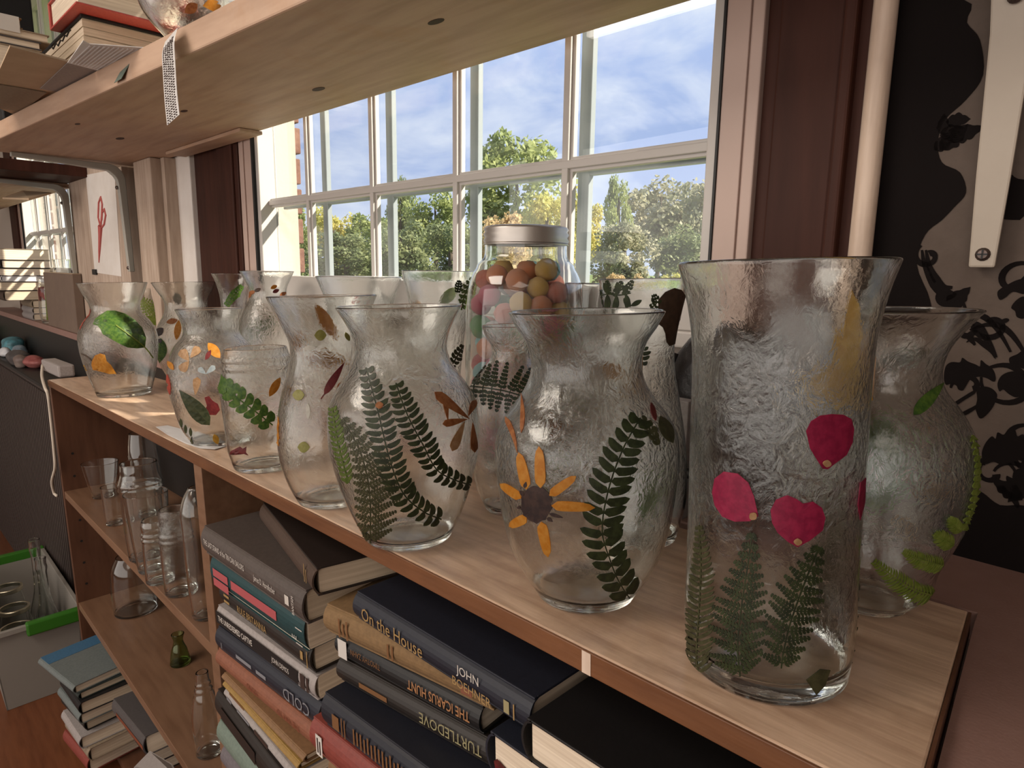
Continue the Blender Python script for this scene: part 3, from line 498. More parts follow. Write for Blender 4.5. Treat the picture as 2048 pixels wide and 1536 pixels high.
def frond(o, key, spine, nP, lL, lR, m, wf=.62, ang=62, back=False, mini=0, big=False, label=None, taper=(.35, 1, .55), skip=(), bend=2, shape='blunt'):
    """spine runs tip -> base; lL / lR pinna lengths in px"""
    C = np.array(spline(spine, 12)); s = np.r_[0, np.cumsum(np.linalg.norm(np.diff(C, axis=0), axis=1))]; tot = s[-1]
    fr_ = decal(o, key, 'fern_frond', [stroke2(spine, 2.6)], m, back, label); SH = []
    for i in range(nP):
        u = (i+.5)/nP; p = np.array([np.interp(u*tot, s, C[:, k]) for k in (0, 1)]); q = np.array([np.interp(min(u*tot+3, tot), s, C[:, k]) for k in (0, 1)]); q0 = np.array([np.interp(max(u*tot-3, 0), s, C[:, k]) for k in (0, 1)])
        d = q0-q; d /= np.linalg.norm(d)+1e-9; tp = np.interp(u, np.linspace(0, 1, len(taper)), taper)
        for sg, L in ((-1, lL), (1, lR)):
            if L <= 0 or (i, sg) in skip: continue
            a = math.radians(ang*NR.uniform(.93, 1.07))*sg; e = np.array([d[0]*math.cos(a)-d[1]*math.sin(a), d[0]*math.sin(a)+d[1]*math.cos(a)]); l = L*tp*NR.uniform(.92, 1.05); gap = tot/nP
            if not mini: SH.append(leaf2(p, p+e*l, gap*wf*1.28, shape, sg*bend, 6))
            else:
                SH.append(stroke2([p, p+e*l*.5, p+e*l], 1.6)); k = max(3, int(l/mini))
                for j in range(k):
                    v = (j+.6)/k; pp = p+e*l*v; l2 = gap*.72*(1-.75*v)
                    for s2 in (-1, 1):
                        b_ = math.radians(58)*s2; e2 = np.array([e[0]*math.cos(b_)-e[1]*math.sin(b_), e[0]*math.sin(b_)+e[1]*math.cos(b_)]); SH.append(leaf2(pp, pp+e2*l2, l/k*.85, 'ellipse', 0, 3))
    if big:
        for sh in SH: decal(o, key, 'pinna', [sh], m, back, parent=fr_, off=.0008)
    else: decal(o, key, 'pinnae', SH, m, back, parent=fr_, off=.0007)
    return fr_
for nm, c1, c2, tr in (('fern', (.014, .021, .007), (.030, .042, .013), .25), ('fern_lt', (.10, .15, .03), (.15, .20, .05), .5), ('fern_olive', (.045, .046, .020), (.075, .075, .034), .35), ('lime', (.20, .27, .04), (.28, .34, .07), .5),
                       ('leafgreen', (.05, .12, .02), (.11, .20, .03), .45), ('leafdark', (.030, .042, .016), (.06, .07, .03), .25), ('magenta', (.22, .006, .040), (.30, .012, .055), .3), ('ochre', (.50, .27, .02), (.60, .36, .05), .5),
                       ('amber', (.55, .22, .02), (.62, .30, .05), .5), ('rust', (.30, .10, .03), (.42, .17, .06), .45), ('tan', (.42, .24, .11), (.52, .33, .18), .5), ('maroon', (.10, .012, .014), (.15, .02, .02), .25), ('umber', (.045, .026, .016), (.07, .04, .025), .15),
                       ('red', (.35, .05, .03), (.42, .08, .05), .4), ('sepal', (.02, .012, .012), (.04, .022, .018), .1), ('greyblue', (.25, .28, .30), (.33, .36, .37), .4), ('oliveseed', (.26, .25, .06), (.33, .31, .10), .4), ('whitepetal', (.6, .58, .52), (.68, .66, .6), .5)):
    M[nm] = mat('pressed_'+nm, c1, .45, c2, 160, trans=tr, lo=.4, hi=.6)
# --- A tall flared vase
o = vessel('A', 'glass_vase', 'tall flared glass cylinder with magenta rose petals and a row of ferns', t=.0034, foot=.014)
for pts, bs in (([(1612, 862), (1622, 842), (1640, 831), (1662, 828), (1686, 829), (1702, 838), (1707, 858), (1704, 885), (1692, 910), (1672, 925), (1655, 938), (1645, 937), (1634, 920), (1620, 897)], (1650, 930)),
                ([(1425, 985), (1430, 957), (1448, 943), (1476, 947), (1497, 965), (1508, 992), (1517, 1032), (1500, 1042), (1470, 1043), (1445, 1033), (1430, 1010)], (1511, 1034)),
                ([(1541, 1020), (1552, 999), (1575, 990), (1594, 998), (1606, 1007), (1626, 1003), (1643, 1015), (1650, 1035), (1645, 1060), (1620, 1080), (1595, 1094), (1575, 1083), (1555, 1065), (1544, 1045)], (1594, 1086))):
    p = decal(o, 'A', 'rose_petal', [poly2(pts, 4)], 'magenta'); c0 = np.mean(pts, 0); bs = np.array(bs)
    decal(o, 'A', 'petal_base', [leaf2(bs+(bs-c0)*.06, bs+(c0-bs)*.22, 16, 'ellipse')], 'tan', parent=p, off=.0013)
decal(o, 'A', 'rose_petal', [poly2([(1720, 965), (1731, 955), (1729, 1005), (1720, 1040), (1715, 1010)])], 'magenta')
decal(o, 'A', 'maple_leaf', [poly2([(1595, 762), (1620, 768), (1655, 757), (1674, 742), (1672, 700), (1676, 650), (1690, 690), (1699, 655), (1700, 612), (1708, 580), (1726, 612), (1732, 660), (1732, 740), (1742, 800), (1720, 815), (1690, 822), (1660, 805), (1620, 790)], 5)], 'ochre', True)
decal(o, 'A', 'maple_leaf', [poly2([(1700, 770), (1725, 740), (1745, 660), (1748, 720), (1742, 790), (1715, 820)])], 'tan', True)
frond(o, 'A', [(1505, 1065), (1496, 1130), (1484, 1210), (1476, 1290), (1481, 1352)], 14, 62, 58, 'fern', mini=7, ang=68, taper=(.1, .5, .9, 1, .85))
frond(o, 'A', [(1637, 1092), (1606, 1170), (1580, 1245), (1567, 1300), (1562, 1335)], 12, 60, 52, 'fern', mini=7, ang=68, taper=(.15, .6, 1, 1, .7))
frond(o, 'A', [(1400, 1050), (1404, 1130), (1400, 1220), (1395, 1310), (1400, 1350)], 26, 30, 38, 'fern_olive', wf=.5, ang=62, taper=(.2, .8, 1, .9))
frond(o, 'A', [(1652, 940), (1678, 1010), (1687, 1100), (1682, 1200), (1670, 1300), (1662, 1340)], 19, 62, 50, 'fern_olive', wf=.66, ang=72, taper=(.15, .7, 1, 1, .8), back=True)
decal(o, 'A', 'leaf_stub', [poly2([(1612, 1360), (1640, 1338), (1660, 1340), (1650, 1370), (1632, 1390)])], 'fern_olive')
# --- B
o = vessel('B', 'glass_vase', 'urn shaped glass vase with a yellow coneflower and one dark fern', foot=.011)
fl = decal(o, 'B', 'flower_centre', [poly2([(1074+(31+NR.uniform(-3, 3))*math.cos(a), 1008+(36+NR.uniform(-3, 3))*math.sin(a)) for a in np.linspace(0, 6.28, 34)[:-1]], 3)], 'sepal', off=.0016)
for b_, t_, w_ in (((1056, 978), (1040, 904), 21), ((1083, 975), (1080, 892), 21), ((1100, 990), (1153, 951), 19), ((1104, 1010), (1190, 1014), 20), ((1045, 996), (1003, 967), 18), ((1056, 1034), (1021, 1052), 20), ((1084, 1042), (1098, 1113), 21)):
    decal(o, 'B', 'petal', [leaf2(b_, t_, w_, 'blunt')], 'amber', parent=fl, off=.0010)
for b_, t_ in (((1052, 975), (1055, 962)), ((1044, 1013), (1037, 1015)), ((1100, 1026), (1127, 1034)), ((1096, 1034), (1107, 1042)), ((1050, 990), (1042, 980))): decal(o, 'B', 'sepal', [leaf2(b_, t_, 7, 'lance')], 'sepal', parent=fl, off=.0012)
frond(o, 'B', [(1279, 836), (1244, 900), (1216, 980), (1204, 1060), (1220, 1120), (1236, 1160), (1258, 1196)], 18, 46, 48, 'fern', wf=.62, ang=66, big=True, taper=(.55, .95, 1, .95, .8), bend=3)
frond(o, 'B', [(1315, 890), (1302, 865), (1290, 845), (1278, 838)], 5, 14, 14, 'fern_olive', wf=.8)
decal(o, 'B', 'leaf', [leaf2((1318, 832), (1344, 886), 26, 'ellipse')], 'fern_olive'); decal(o, 'B', 'petal_fragment', [leaf2((1300, 805), (1310, 842), 10, 'ellipse')], 'maroon')
decal(o, 'B', 'dried_petal', [leaf2((1036, 906), (1012, 833), 15, 'drop', 4)], 'rust'); decal(o, 'B', 'dried_petal', [leaf2((1044, 866), (1044, 786), 9, 'lance', 3)], 'rust')
decal(o, 'B', 'dried_petal', [poly2([(1250, 790), (1275, 730), (1290, 700), (1290, 760), (1285, 800)])], 'tan', True); decal(o, 'B', 'dried_petal', [leaf2((1205, 735), (1248, 745), 30)], 'tan', True)
decal(o, 'B', 'seed_pod', [leaf2((1152, 811), (1172, 811), 18)], 'oliveseed', True); decal(o, 'B', 'leaf', [leaf2((1105, 985), (1140, 915), 48)], 'oliveseed', True); decal(o, 'B', 'dried_petal', [leaf2((1095, 830), (1125, 880), 30)], 'rust', True)
decal(o, 'B', 'leaf', [leaf2((1285, 1050), (1330, 930), 40)], 'fern_lt', True); decal(o, 'B', 'dried_petal', [leaf2((1200, 850), (1215, 895), 26)], 'tan', True)
# --- C
o = vessel('C', 'glass_vase', 'urn shaped glass vase with two long dark ferns and fine green fern', foot=.008)
frond(o, 'C', [(733, 735), (757, 825), (779, 915), (806, 985), (846, 1022), (882, 1038)], 25, 33, 33, 'fern', wf=.58, ang=72, big=True, taper=(.45, .95, 1, .95, .7), bend=3)
frond(o, 'C', [(792, 766), (814, 828), (846, 890), (872, 938), (905, 958), (940, 970)], 20, 30, 32, 'fern', wf=.58, ang=72, big=True, taper=(.5, 1, 1, .8, .5), bend=3)
frond(o, 'C', [(686, 838), (722, 905), (740, 985), (742, 1086)], 15, 34, 64, 'fern_olive', mini=6, ang=66, taper=(.15, .55, .9, 1, .75))
frond(o, 'C', [(666, 815), (676, 880), (690, 935), (698, 965)], 15, 17, 22, 'fern_lt', wf=.46, ang=50, taper=(.5, 1, 1, .8))
for b_, t_, w_, mm in (((938, 838), (868, 784), 28, 'rust'), ((895, 842), (888, 792), 16, 'rust'), ((934, 838), (884, 848), 22, 'rust'), ((928, 842), (903, 902), 26, 'tan'), ((944, 845), (948, 905), 20, 'rust'), ((935, 832), (950, 800), 18, 'rust')): decal(o, 'C', 'dried_petal', [leaf2(b_, t_, w_, 'drop')], mm)
decal(o, 'C', 'leaf_fragment', [leaf2((752, 812), (768, 808), 14)], 'rust', off=.0016); decal(o, 'C', 'seed_pod', [leaf2((690, 960), (702, 960), 14)], 'fern_lt')
# --- D
o = vessel('D', 'glass_vase', 'round bodied glass vase with orange petals, olive seed discs and a maroon leaf')
for a_, b_, w_ in (((631, 608), (676, 682), 26), ((606, 714), (700, 724), 24), ((592, 660), (600, 712), 14)): decal(o, 'D', 'petal', [leaf2(a_, b_, w_, 'ellipse')], 'amber', True)
for x, y in ((641, 670), (608, 894), (598, 790)): decal(o, 'D', 'seed_disc', [leaf2((x-12, y), (x+12, y), 22)], 'oliveseed')
decal(o, 'D', 'seed_disc', [leaf2((690, 664), (698, 682), 9)], 'oliveseed')
decal(o, 'D', 'maroon_leaf', [leaf2((648, 790), (688, 725), 16, 'lance')], 'maroon'); decal(o, 'D', 'stem', [stroke2([(649, 788), (642, 798)], 2.4)], 'maroon')
decal(o, 'D', 'pale_petal', [leaf2((607, 697), (633, 695), 10)], 'whitepetal'); decal(o, 'D', 'pale_petal', [leaf2((616, 806), (617, 838), 9)], 'whitepetal')
decal(o, 'D', 'petal', [leaf2((546, 833), (553, 892), 11, 'drop')], 'amber'); decal(o, 'D', 'petal', [leaf2((706, 605), (722, 602), 9)], 'red', True); decal(o, 'D', 'petal', [leaf2((572, 770), (585, 812), 30)], 'ochre', True); decal(o, 'D', 'petal_fragment', [leaf2((674, 774), (688, 766), 10)], 'rust')
# --- E mason jar
zE = VD['E']['p']; o = vessel('E', 'mason_jar', 'screw-neck glass jar with a green fern sprig, between two round vases', 'vase', cat='jar', t=.003, threads=[.157, .169])
frond(o, 'E', [(448, 768), (475, 795), (505, 818), (545, 850)], 7, 27, 27, 'leafgreen', wf=.72, ang=66, taper=(.7, 1, 1, .9)); decal(o, 'E', 'leaf', [leaf2((436, 748), (472, 800), 26, 'ellipse', 3)], 'leafgreen')
decal(o, 'E', 'maple_fragment', [poly2([(452, 909), (462, 902), (472, 897), (480, 893), (487, 898), (493, 893), (492, 905), (497, 911), (488, 908), (470, 910)], 2)], 'maroon'); decal(o, 'E', 'petal', [leaf2((538, 793), (560, 755), 16)], 'amber')
# --- F
o = vessel('F', 'glass_vase', 'small glass urn covered in tan hydrangea petals and red leaf bits, on white paper')
for a_, b_, w_ in (((378, 722), (362, 700), 28), ((381, 716), (399, 694), 24), ((378, 722), (362, 742), 26)): decal(o, 'F', 'hydrangea_petal', [leaf2(a_, b_, w_, 'drop')], 'tan')
decal(o, 'F', 'seed_wing', [leaf2((391, 790), (395, 754), 22, 'drop')], 'tan'); decal(o, 'F', 'leaf', [leaf2((416, 686), (440, 716), 20)], 'amber'); decal(o, 'F', 'berry', [leaf2((411, 720), (422, 700), 9)], 'maroon')
decal(o, 'F', 'grey_flower', [leaf2((412, 748), (397, 736), 16, 'drop')], 'greyblue'); decal(o, 'F', 'grey_flower', [leaf2((412, 748), (430, 732), 16, 'drop')], 'greyblue')
decal(o, 'F', 'dark_leaf', [leaf2((420, 850), (359, 780), 33, 'lance')], 'leafdark'); decal(o, 'F', 'red_leaf', [poly2([(409, 795), (418, 792), (426, 802), (436, 808), (440, 820), (432, 830), (418, 830), (408, 822), (414, 812)], 2)], 'maroon')
decal(o, 'F', 'leaf', [leaf2((336, 722), (348, 740), 10)], 'amber'); decal(o, 'F', 'red_leaf', [leaf2((335, 748), (341, 790), 8)], 'red')
for x, y in ((363, 846), (372, 858), (382, 864), (384, 886)): decal(o, 'F', 'leaflet', [leaf2((x-1, y-9), (x+1, y+9), 6)], 'leafdark')
decal(o, 'F', 'leaf', [leaf2((428, 868), (436, 888), 12)], 'ochre')
# --- G
o = vessel('G', 'glass_vase', 'glass urn with one big glossy green leaf, at the left end of the shelf')
gl = decal(o, 'G', 'green_leaf', [poly2([(290, 695), (275, 697), (255, 695), (238, 687), (222, 678), (205, 668), (201, 658), (196, 652), (186, 648), (190, 638), (203, 628), (214, 621), (230, 621), (250, 627), (270, 640), (284, 655), (292, 675)], 4)], 'leafgreen')
decal(o, 'G', 'leaf_vein', [stroke2([(305, 716), (290, 696), (262, 672), (232, 650)], 2)], 'lime', parent=gl, off=.0014)
decal(o, 'G', 'birch_leaf', [poly2([(183, 730), (184, 722), (190, 711), (200, 707), (210, 710), (213, 722), (222, 730), (233, 748), (218, 748), (200, 743), (186, 740)], 3)], 'amber'); decal(o, 'G', 'stem', [stroke2([(184, 722), (175, 713), (163, 707)], 2)], 'umber')
decal(o, 'G', 'red_leaf', [leaf2((152, 660), (173, 618), 9)], 'red'); decal(o, 'G', 'leaf', [leaf2((156, 730), (160, 742), 8)], 'ochre')
# --- H, I
o = vessel('H', 'glass_vase', 'glass urn with a dark pansy and small green leaf, behind the tan petal urn')
decal(o, 'H', 'green_leaf', [leaf2((316, 726), (322, 676), 31)], 'leafgreen'); decal(o, 'H', 'pansy_petal', [leaf2((310, 672), (327, 656), 15)], 'sepal'); decal(o, 'H', 'pansy_petal', [leaf2((314, 684), (325, 680), 9)], 'sepal')
decal(o, 'H', 'rust_leaf', [leaf2((333, 645), (356, 640), 11)], 'rust'); decal(o, 'H', 'rust_leaf', [leaf2((353, 680), (358, 640), 14)], 'amber'); decal(o, 'H', 'pale_petal', [leaf2((350, 585), (358, 610), 18)], 'whitepetal', True)
o = vessel('I', 'glass_jar', 'straight glass jar with lime green fern, between the two rear left urns', cat='jar')
frond(o, 'I', [(284, 600), (300, 622), (320, 640)], 9, 22, 22, 'lime', mini=5); decal(o, 'I', 'lime_leaf', [leaf2((292, 632), (316, 650), 14)], 'lime')
# --- O, P, Q
o = vessel('O', 'glass_vase', 'small narrow-necked glass vase with a dark fern fan, behind the two fern vases', t=.002)
frond(o, 'O', [(940, 772), (975, 776), (1010, 782), (1045, 792)], 6, 46, 62, 'fern', mini=8, ang=96, taper=(.6, 1, .9)); decal(o, 'O', 'petal', [leaf2((1030, 745), (1056, 752), 16)], 'tan', True)
o = vessel('P', 'glass_vase', 'tall slender glass vase with ferns and a big brown leaf at its rim', t=.0024)
frond(o, 'P', [(1190, 596), (1215, 588), (1240, 590), (1262, 586)], 4, 44, 30, 'fern', wf=.5, ang=80, shape='ellipse'); frond(o, 'P', [(1215, 560), (1218, 575), (1220, 588)], 6, 7, 7, 'fern')
frond(o, 'P', [(1245, 562), (1236, 580), (1228, 592)], 5, 9, 9, 'fern'); frond(o, 'P', [(1266, 560), (1255, 580), (1248, 590)], 5, 9, 9, 'fern'); decal(o, 'P', 'curled_leaf', [leaf2((1248, 596), (1262, 614), 12), leaf2((1262, 612), (1284, 600), 10)], 'fern')
frond(o, 'P', [(1307, 588), (1312, 606), (1300, 616)], 5, 12, 12, 'fern')
decal(o, 'P', 'brown_leaf', [poly2([(1316, 600), (1330, 584), (1348, 576), (1362, 580), (1370, 592), (1368, 615), (1364, 640), (1356, 665), (1352, 688), (1344, 690), (1338, 692), (1332, 684), (1330, 668), (1325, 655), (1312, 645), (1316, 625)], 4)], 'umber', off=.001)
frond(o, 'P', [(1284, 682), (1283, 705), (1284, 732)], 5, 4, 20, 'fern', ang=75)
decal(o, 'P', 'leaf', [leaf2((1302, 1135), (1318, 1112), 18)], 'fern')if 0 else None
o = vessel('Q', 'glass_vase', 'large glass urn with a big green leaf and lime fern edge, before the wallpaper', foot=.011)
decal(o, 'Q', 'green_leaf', [poly2([(1738, 832), (1770, 832), (1795, 838), (1812, 870), (1826, 905), (1826, 945), (1810, 985), (1780, 1012), (1750, 1026), (1730, 1020), (1726, 960), (1728, 890)], 5)], 'leafgreen', True)
for sp, l1, l2, n in (([(1748, 1120), (1790, 1155), (1830, 1180), (1868, 1190)], 30, 22, 22), ([(1806, 1100), (1840, 1118), (1885, 1130)], 24, 20, 20), ([(1868, 1065), (1885, 1078), (1905, 1090)], 22, 20, 14), ([(1895, 1035), (1908, 1050), (1920, 1062)], 18, 16, 12)): frond(o, 'Q', sp, n, l1, l2, 'lime', wf=.52, ang=58, taper=(.3, 1, 1), shape='lance')
frond(o, 'Q', [(1942, 870), (1956, 930), (1948, 1000), (1925, 1060)], 14, 12, 10, 'lime', wf=.8, ang=45)
decal(o, 'Q', 'leaf', [leaf2((1826, 830), (1886, 765), 26, 'lance')], 'leafgreen'); decal(o, 'Q', 'leaf', [leaf2((1760, 730), (1860, 700), 36)], 'fern_olive', True)
for a_, b_, w_ in (((1858, 1000), (1900, 955), 28), ((1830, 950), (1850, 1000), 26), ((1800, 1030), (1820, 1080), 28), ((1845, 870), (1858, 840), 18)): decal(o, 'Q', 'dried_petal', [leaf2(a_, b_, w_)], 'tan', True)
# --- rear row on the counter
o = vessel('J', 'glass_vase', 'slim rolled-rim glass vase with a bright fern tip, in front of the dark casing')
frond(o, 'J', [(484, 571), (470, 588), (452, 612)], 9, 13, 13, 'leafgreen', wf=.7, ang=50)
o = vessel('K', 'glass_vase', 'flared glass vase with brown flower bits round its neck, left in the window')
for x, y, mm in ((505, 585, 'rust'), (516, 580, 'umber'), (548, 574, 'amber'), (552, 582, 'maroon'), (566, 588, 'rust'), (498, 592, 'rust')): decal(o, 'K', 'flower_bit', [leaf2((x-7, y+3), (x+6, y-3), 8)], mm)
decal(o, 'K', 'leaf', [leaf2((525, 668), (545, 630), 26)], 'leafgreen', True); decal(o, 'K', 'leaf', [leaf2((490, 690), (520, 640), 30)], 'fern_lt', True)
o = vessel('L', 'glass_vase', 'wide plain flared glass vase in the window, behind the orange petal vase')
o = vessel('M', 'glass_vase', 'tapered glass tumbler vase with yellow-green ferns, left of the candy coloured jar')
frond(o, 'M', [(945, 556), (930, 585), (922, 620)], 7, 14, 16, 'fern_lt', mini=4); frond(o, 'M', [(918, 560), (914, 585)], 5, 9, 9, 'fern'); decal(o, 'M', 'lime_leaf', [leaf2((880, 610), (915, 575), 24)], 'lime', True)
frond(o, 'M', [(926, 690), (912, 715), (900, 735)], 6, 15, 15, 'fern_olive'); decal(o, 'M', 'orange_petal', [leaf2((830, 600), (842, 640), 24)], 'tan', True)
o = vessel('S', 'glass_tumbler', 'narrow clear tumbler in the window, right of the lidded jar', 'clear', cat='tumbler')
# --- big lidded jar of pom-poms
zj = VD['N']['p']; o = vessel('N', 'lidded_jar', 'large clear jar with a grey metal screw lid, full of coloured pom-poms', 'clear', cat='jar', t=.0022, threads=[.281, .288])
cN = VD['N']['c']; zt = .3162
V, Fc = lathe([(0, zt+.020), (.052, zt+.020), (.0588, zt+.0185), (.0612, zt+.015), (.0592, zt+.0115), (.0618, zt+.008), (.0592, zt+.0035), (.062, zt-.001), (.0596, zt-.004), (.0622, zt-.0065), (.0612, zt-.007), (.0588, zt+.001), (.058, zt+.0172), (0, zt+.0172)], cN, 72)
ld = thing('dummy', None, None, (0, 0, 0)) if 0 else None
VDN = part(o, 'screw_lid', V, Fc, M['lid'], smooth=True)
fz = {}
for nm, c_ in (('orange', (.75, .20, .03)), ('yellow', (.75, .42, .03)), ('pink', (.70, .10, .18)), ('red', (.50, .03, .04)), ('green', (.06, .28, .06)), ('aqua', (.22, .50, .52)), ('white', (.66, .60, .62)), ('coral', (.72, .16, .09))):
    fz[nm] = mat('pompom_'+nm, c_, .95, tuple(min(1, x*1.25) for x in c_), 200, bump=.0012, bscale=500, sheen=.6)
bmh = bmesh.new(); bmesh.ops.create_icosphere(bmh, subdivisions=3, radius=1)
for v in bmh.verts: v.co *= 1+NR.uniform(-.045, .045)
pm = bpy.data.meshes.new('pompom'); bmh.to_mesh(pm); bmh.free(); pm.polygons.foreach_set('use_smooth', [True]*len(pm.polygons))
PL = []; prm = .0155
Zn, Rn = VS['N'][1], VS['N'][2]
for tries in range(9000):
    z = NR.uniform(.018, .283); a = NR.uniform(0, 6.283); rmax = np.interp(z, Zn, Rn)-.0036-prm
    if z+prm > .292: continue
    rmax = min(rmax, np.interp(z+prm*.8, Zn, Rn)-.004-prm*.55)
    r = rmax-abs(NR.normal(0, .003)) if z < .25 else rmax*math.sqrt(NR.uniform())
    p = np.array([cN[0]+r*math.cos(a), cN[1]+r*math.sin(a), z])
    if all(np.linalg.norm(p-q) > prm*1.78 for q in PL): PL.append(p)
cols = list(fz); n_ = {}
for p in PL:
    h = p[2]; a = math.atan2(p[1]-cN[1], p[0]-cN[0])
    if .17 < h < .205 and R_.random() < .55: k = 'green'
    else: k = R_.choices(cols, (5, 4, 4, 2, 2, 2, 2, 3))[0]
    me = fz[k].name_full; key = 'pm_'+k
    if key not in n_: n_[key] = pm.copy(); n_[key].materials.append(fz[k])
    q = bpy.data.objects.new('pompom', n_[key]); COL.objects.link(q)
    q.matrix_world = MW @ Matrix.Translation(Vector(p)) @ Matrix.Rotation(R_.random()*6, 4, 'X') @ Matrix.Scale(prm*R_.uniform(.95, 1.04), 4)
    lv = 'topmost layer' if h > .262 else 'shoulder' if h > .228 else 'upper part' if h > .18 else 'middle' if h > .12 else 'lower part' if h > .06 else 'bottom'
    side = ('wallpaper side', 'window side', 'brick edge side', 'room side')[int((a+math.pi/4) % (2*math.pi)//(math.pi/2))]
    props(q, 'fuzzy %s pom-pom in the %s of the jar, %s' % (k, lv, side), 'pom-pom', '%s pom-poms in the %s of the jar, %s' % (k, lv, side))
# --- plain glasses on the bookcase shelves
vessel('g1', 'glass_tumbler', 'faint straight tumbler at the back left of the glass shelf', 'clear', cat='tumbler', t=.002, foot=.006)
vessel('g2', 'glass_tumbler', 'short tapered tumbler in front on the glass shelf', 'clear', cat='tumbler', t=.002, foot=.007)
vessel('g3', 'mason_jar', 'large wide-mouth screw-neck jar in the middle of the glass shelf', 'clear', cat='jar', threads=[-.172, -.182])
vessel('g4', 'drinking_glass', 'tall thin-walled straight drinking glass before the wide-mouth jar', 'clear', cat='glass', t=.0015, foot=.012)
vessel('g5', 'mason_jar', 'small screw-neck jar between tall glass and patterned jar', 'jar', cat='jar', threads=[-.245, -.255])
vessel('g6', 'mason_jar', 'patterned screw-neck jar left of the tall carafe on the glass shelf', 'vase', cat='jar', threads=[-.225, -.237])
vessel('g7', 'carafe', 'tall shouldered glass carafe half hidden by the bookcase divider', 'clear', cat='carafe')
vessel('g8', 'glass_jar', 'dark tall jar at the back of the glass shelf under the top', 'jar', cat='jar')
vessel('k1', 'glass_cloche', 'big clear rounded jar standing alone on the lower bookcase shelf', 'clear', cat='jar', foot=.006)
vessel('k2', 'olive_bottle', 'small olive green glass bottle on the lower bookcase shelf', 'olive', cat='bottle')
vessel('k3', 'milk_bottle', 'clear ring-necked bottle beside the divider on the lower shelf', 'clear', cat='bottle', threads=[-.565, -.578])
# vase on the upper shelf
q = at(382, 68, 'Y', .46, 'W')
VD['R'] = dict(c=[float(q[0]), .46], f='W', zb=SHZ+.042, r0=.030, p=[[SHZ+.060, .044], [SHZ+.085, .066], [SHZ+.115, .078], [SHZ+.15, .080], [SHZ+.19, .070], [SHZ+.235, .046], [SHZ+.26, .043], [SHZ+.30, .060]])
o = vessel('R', 'glass_vase', 'round glass vase with an orange flower standing on the upper shelf')
decal(o, 'R', 'orange_flower', [leaf2((405, 12), (430+6*k, 12+(k-2)*9), 12, 'drop') for k in range(5)], 'amber'); decal(o, 'R', 'dried_flower', [leaf2((370, 25), (395, 8), 22)], 'rust')
# ------------------------------------------------------------------ books
def cov(name, c, r=.55, c2=None):
    g = sum(c)/3; c = tuple(.50*(x*.85+g*.15) for x in c); M[name] = mat('cover_'+name, c, r, c2 or tuple(x*1.25 for x in c), 180, bump=.0001, bscale=900)
for nm, c, r in (('grey', (.125, .095, .082), .5), ('darkbrown', (.030, .018, .014), .5), ('spinebrown', (.105, .060, .040), .55), ('teal', (.010, .075, .085), .45), ('black', (.012, .011, .012), .5), ('blackbrown', (.026, .018, .014), .5), ('navy', (.018, .022, .040), .5), ('navy2', (.012, .014, .028), .55),
                 ('orange', (.36, .11, .045), .6), ('tanorange', (.34, .17, .06), .6), ('yellow', (.48, .27, .04), .55), ('white', (.50, .44, .42), .55), ('mint', (.22, .30, .24), .6), ('lilac', (.20, .17, .19), .6), ('cloth', (.34, .19, .065), .8), ('red', (.36, .05, .03), .55), ('skyblue', (.05, .20, .38), .5), ('greyteal', (.20, .235, .23), .6),
                 ('tan', (.42, .31, .2), .6), ('plum', (.06, .03, .035), .5), ('brightred', (.80, .08, .05), .5), ('darkgreen', (.03, .045, .04), .6), ('slate', (.12, .105, .105), .5)): cov(nm, c, r)
for nm, c, r, mt in (('t_white', (.62, .57, .52), .5, 0), ('t_gold', (.50, .33, .14), .35, .3), ('t_gold2', (.45, .40, .22), .35, .3), ('t_copper', (.52, .26, .12), .35, .3), ('t_red', (.42, .09, .10), .5, 0), ('t_dark', (.04, .02, .015), .6, 0), ('t_grey', (.22, .22, .24), .5, 0), ('t_brown', (.19, .085, .03), .6, 0), ('t_label', (.66, .62, .58), .6, 0), ('t_rust', (.20, .05, .02), .6, 0)): M[nm] = mat('print_'+nm[2:], tuple(x*.8 for x in c), r, metal=mt)
def text_mesh(s, narrow=1.0, bold=0, lines=1.0):
    cu = bpy.data.curves.new('t', 'FONT'); cu.body = s; cu.size = 1; cu.align_x = 'LEFT'; cu.offset = bold; cu.resolution_u = 2; cu.space_line = lines
    ob = bpy.data.objects.new('t', cu); me = bpy.data.meshes.new_from_object(ob); V = np.array([v.co[:] for v in me.vertices]); Fc = [tuple(p.vertices) for p in me.polygons]
    bpy.data.objects.remove(ob); bpy.data.curves.remove(cu); bpy.data.meshes.remove(me)
    V[:, 0] *= narrow; return V, Fc
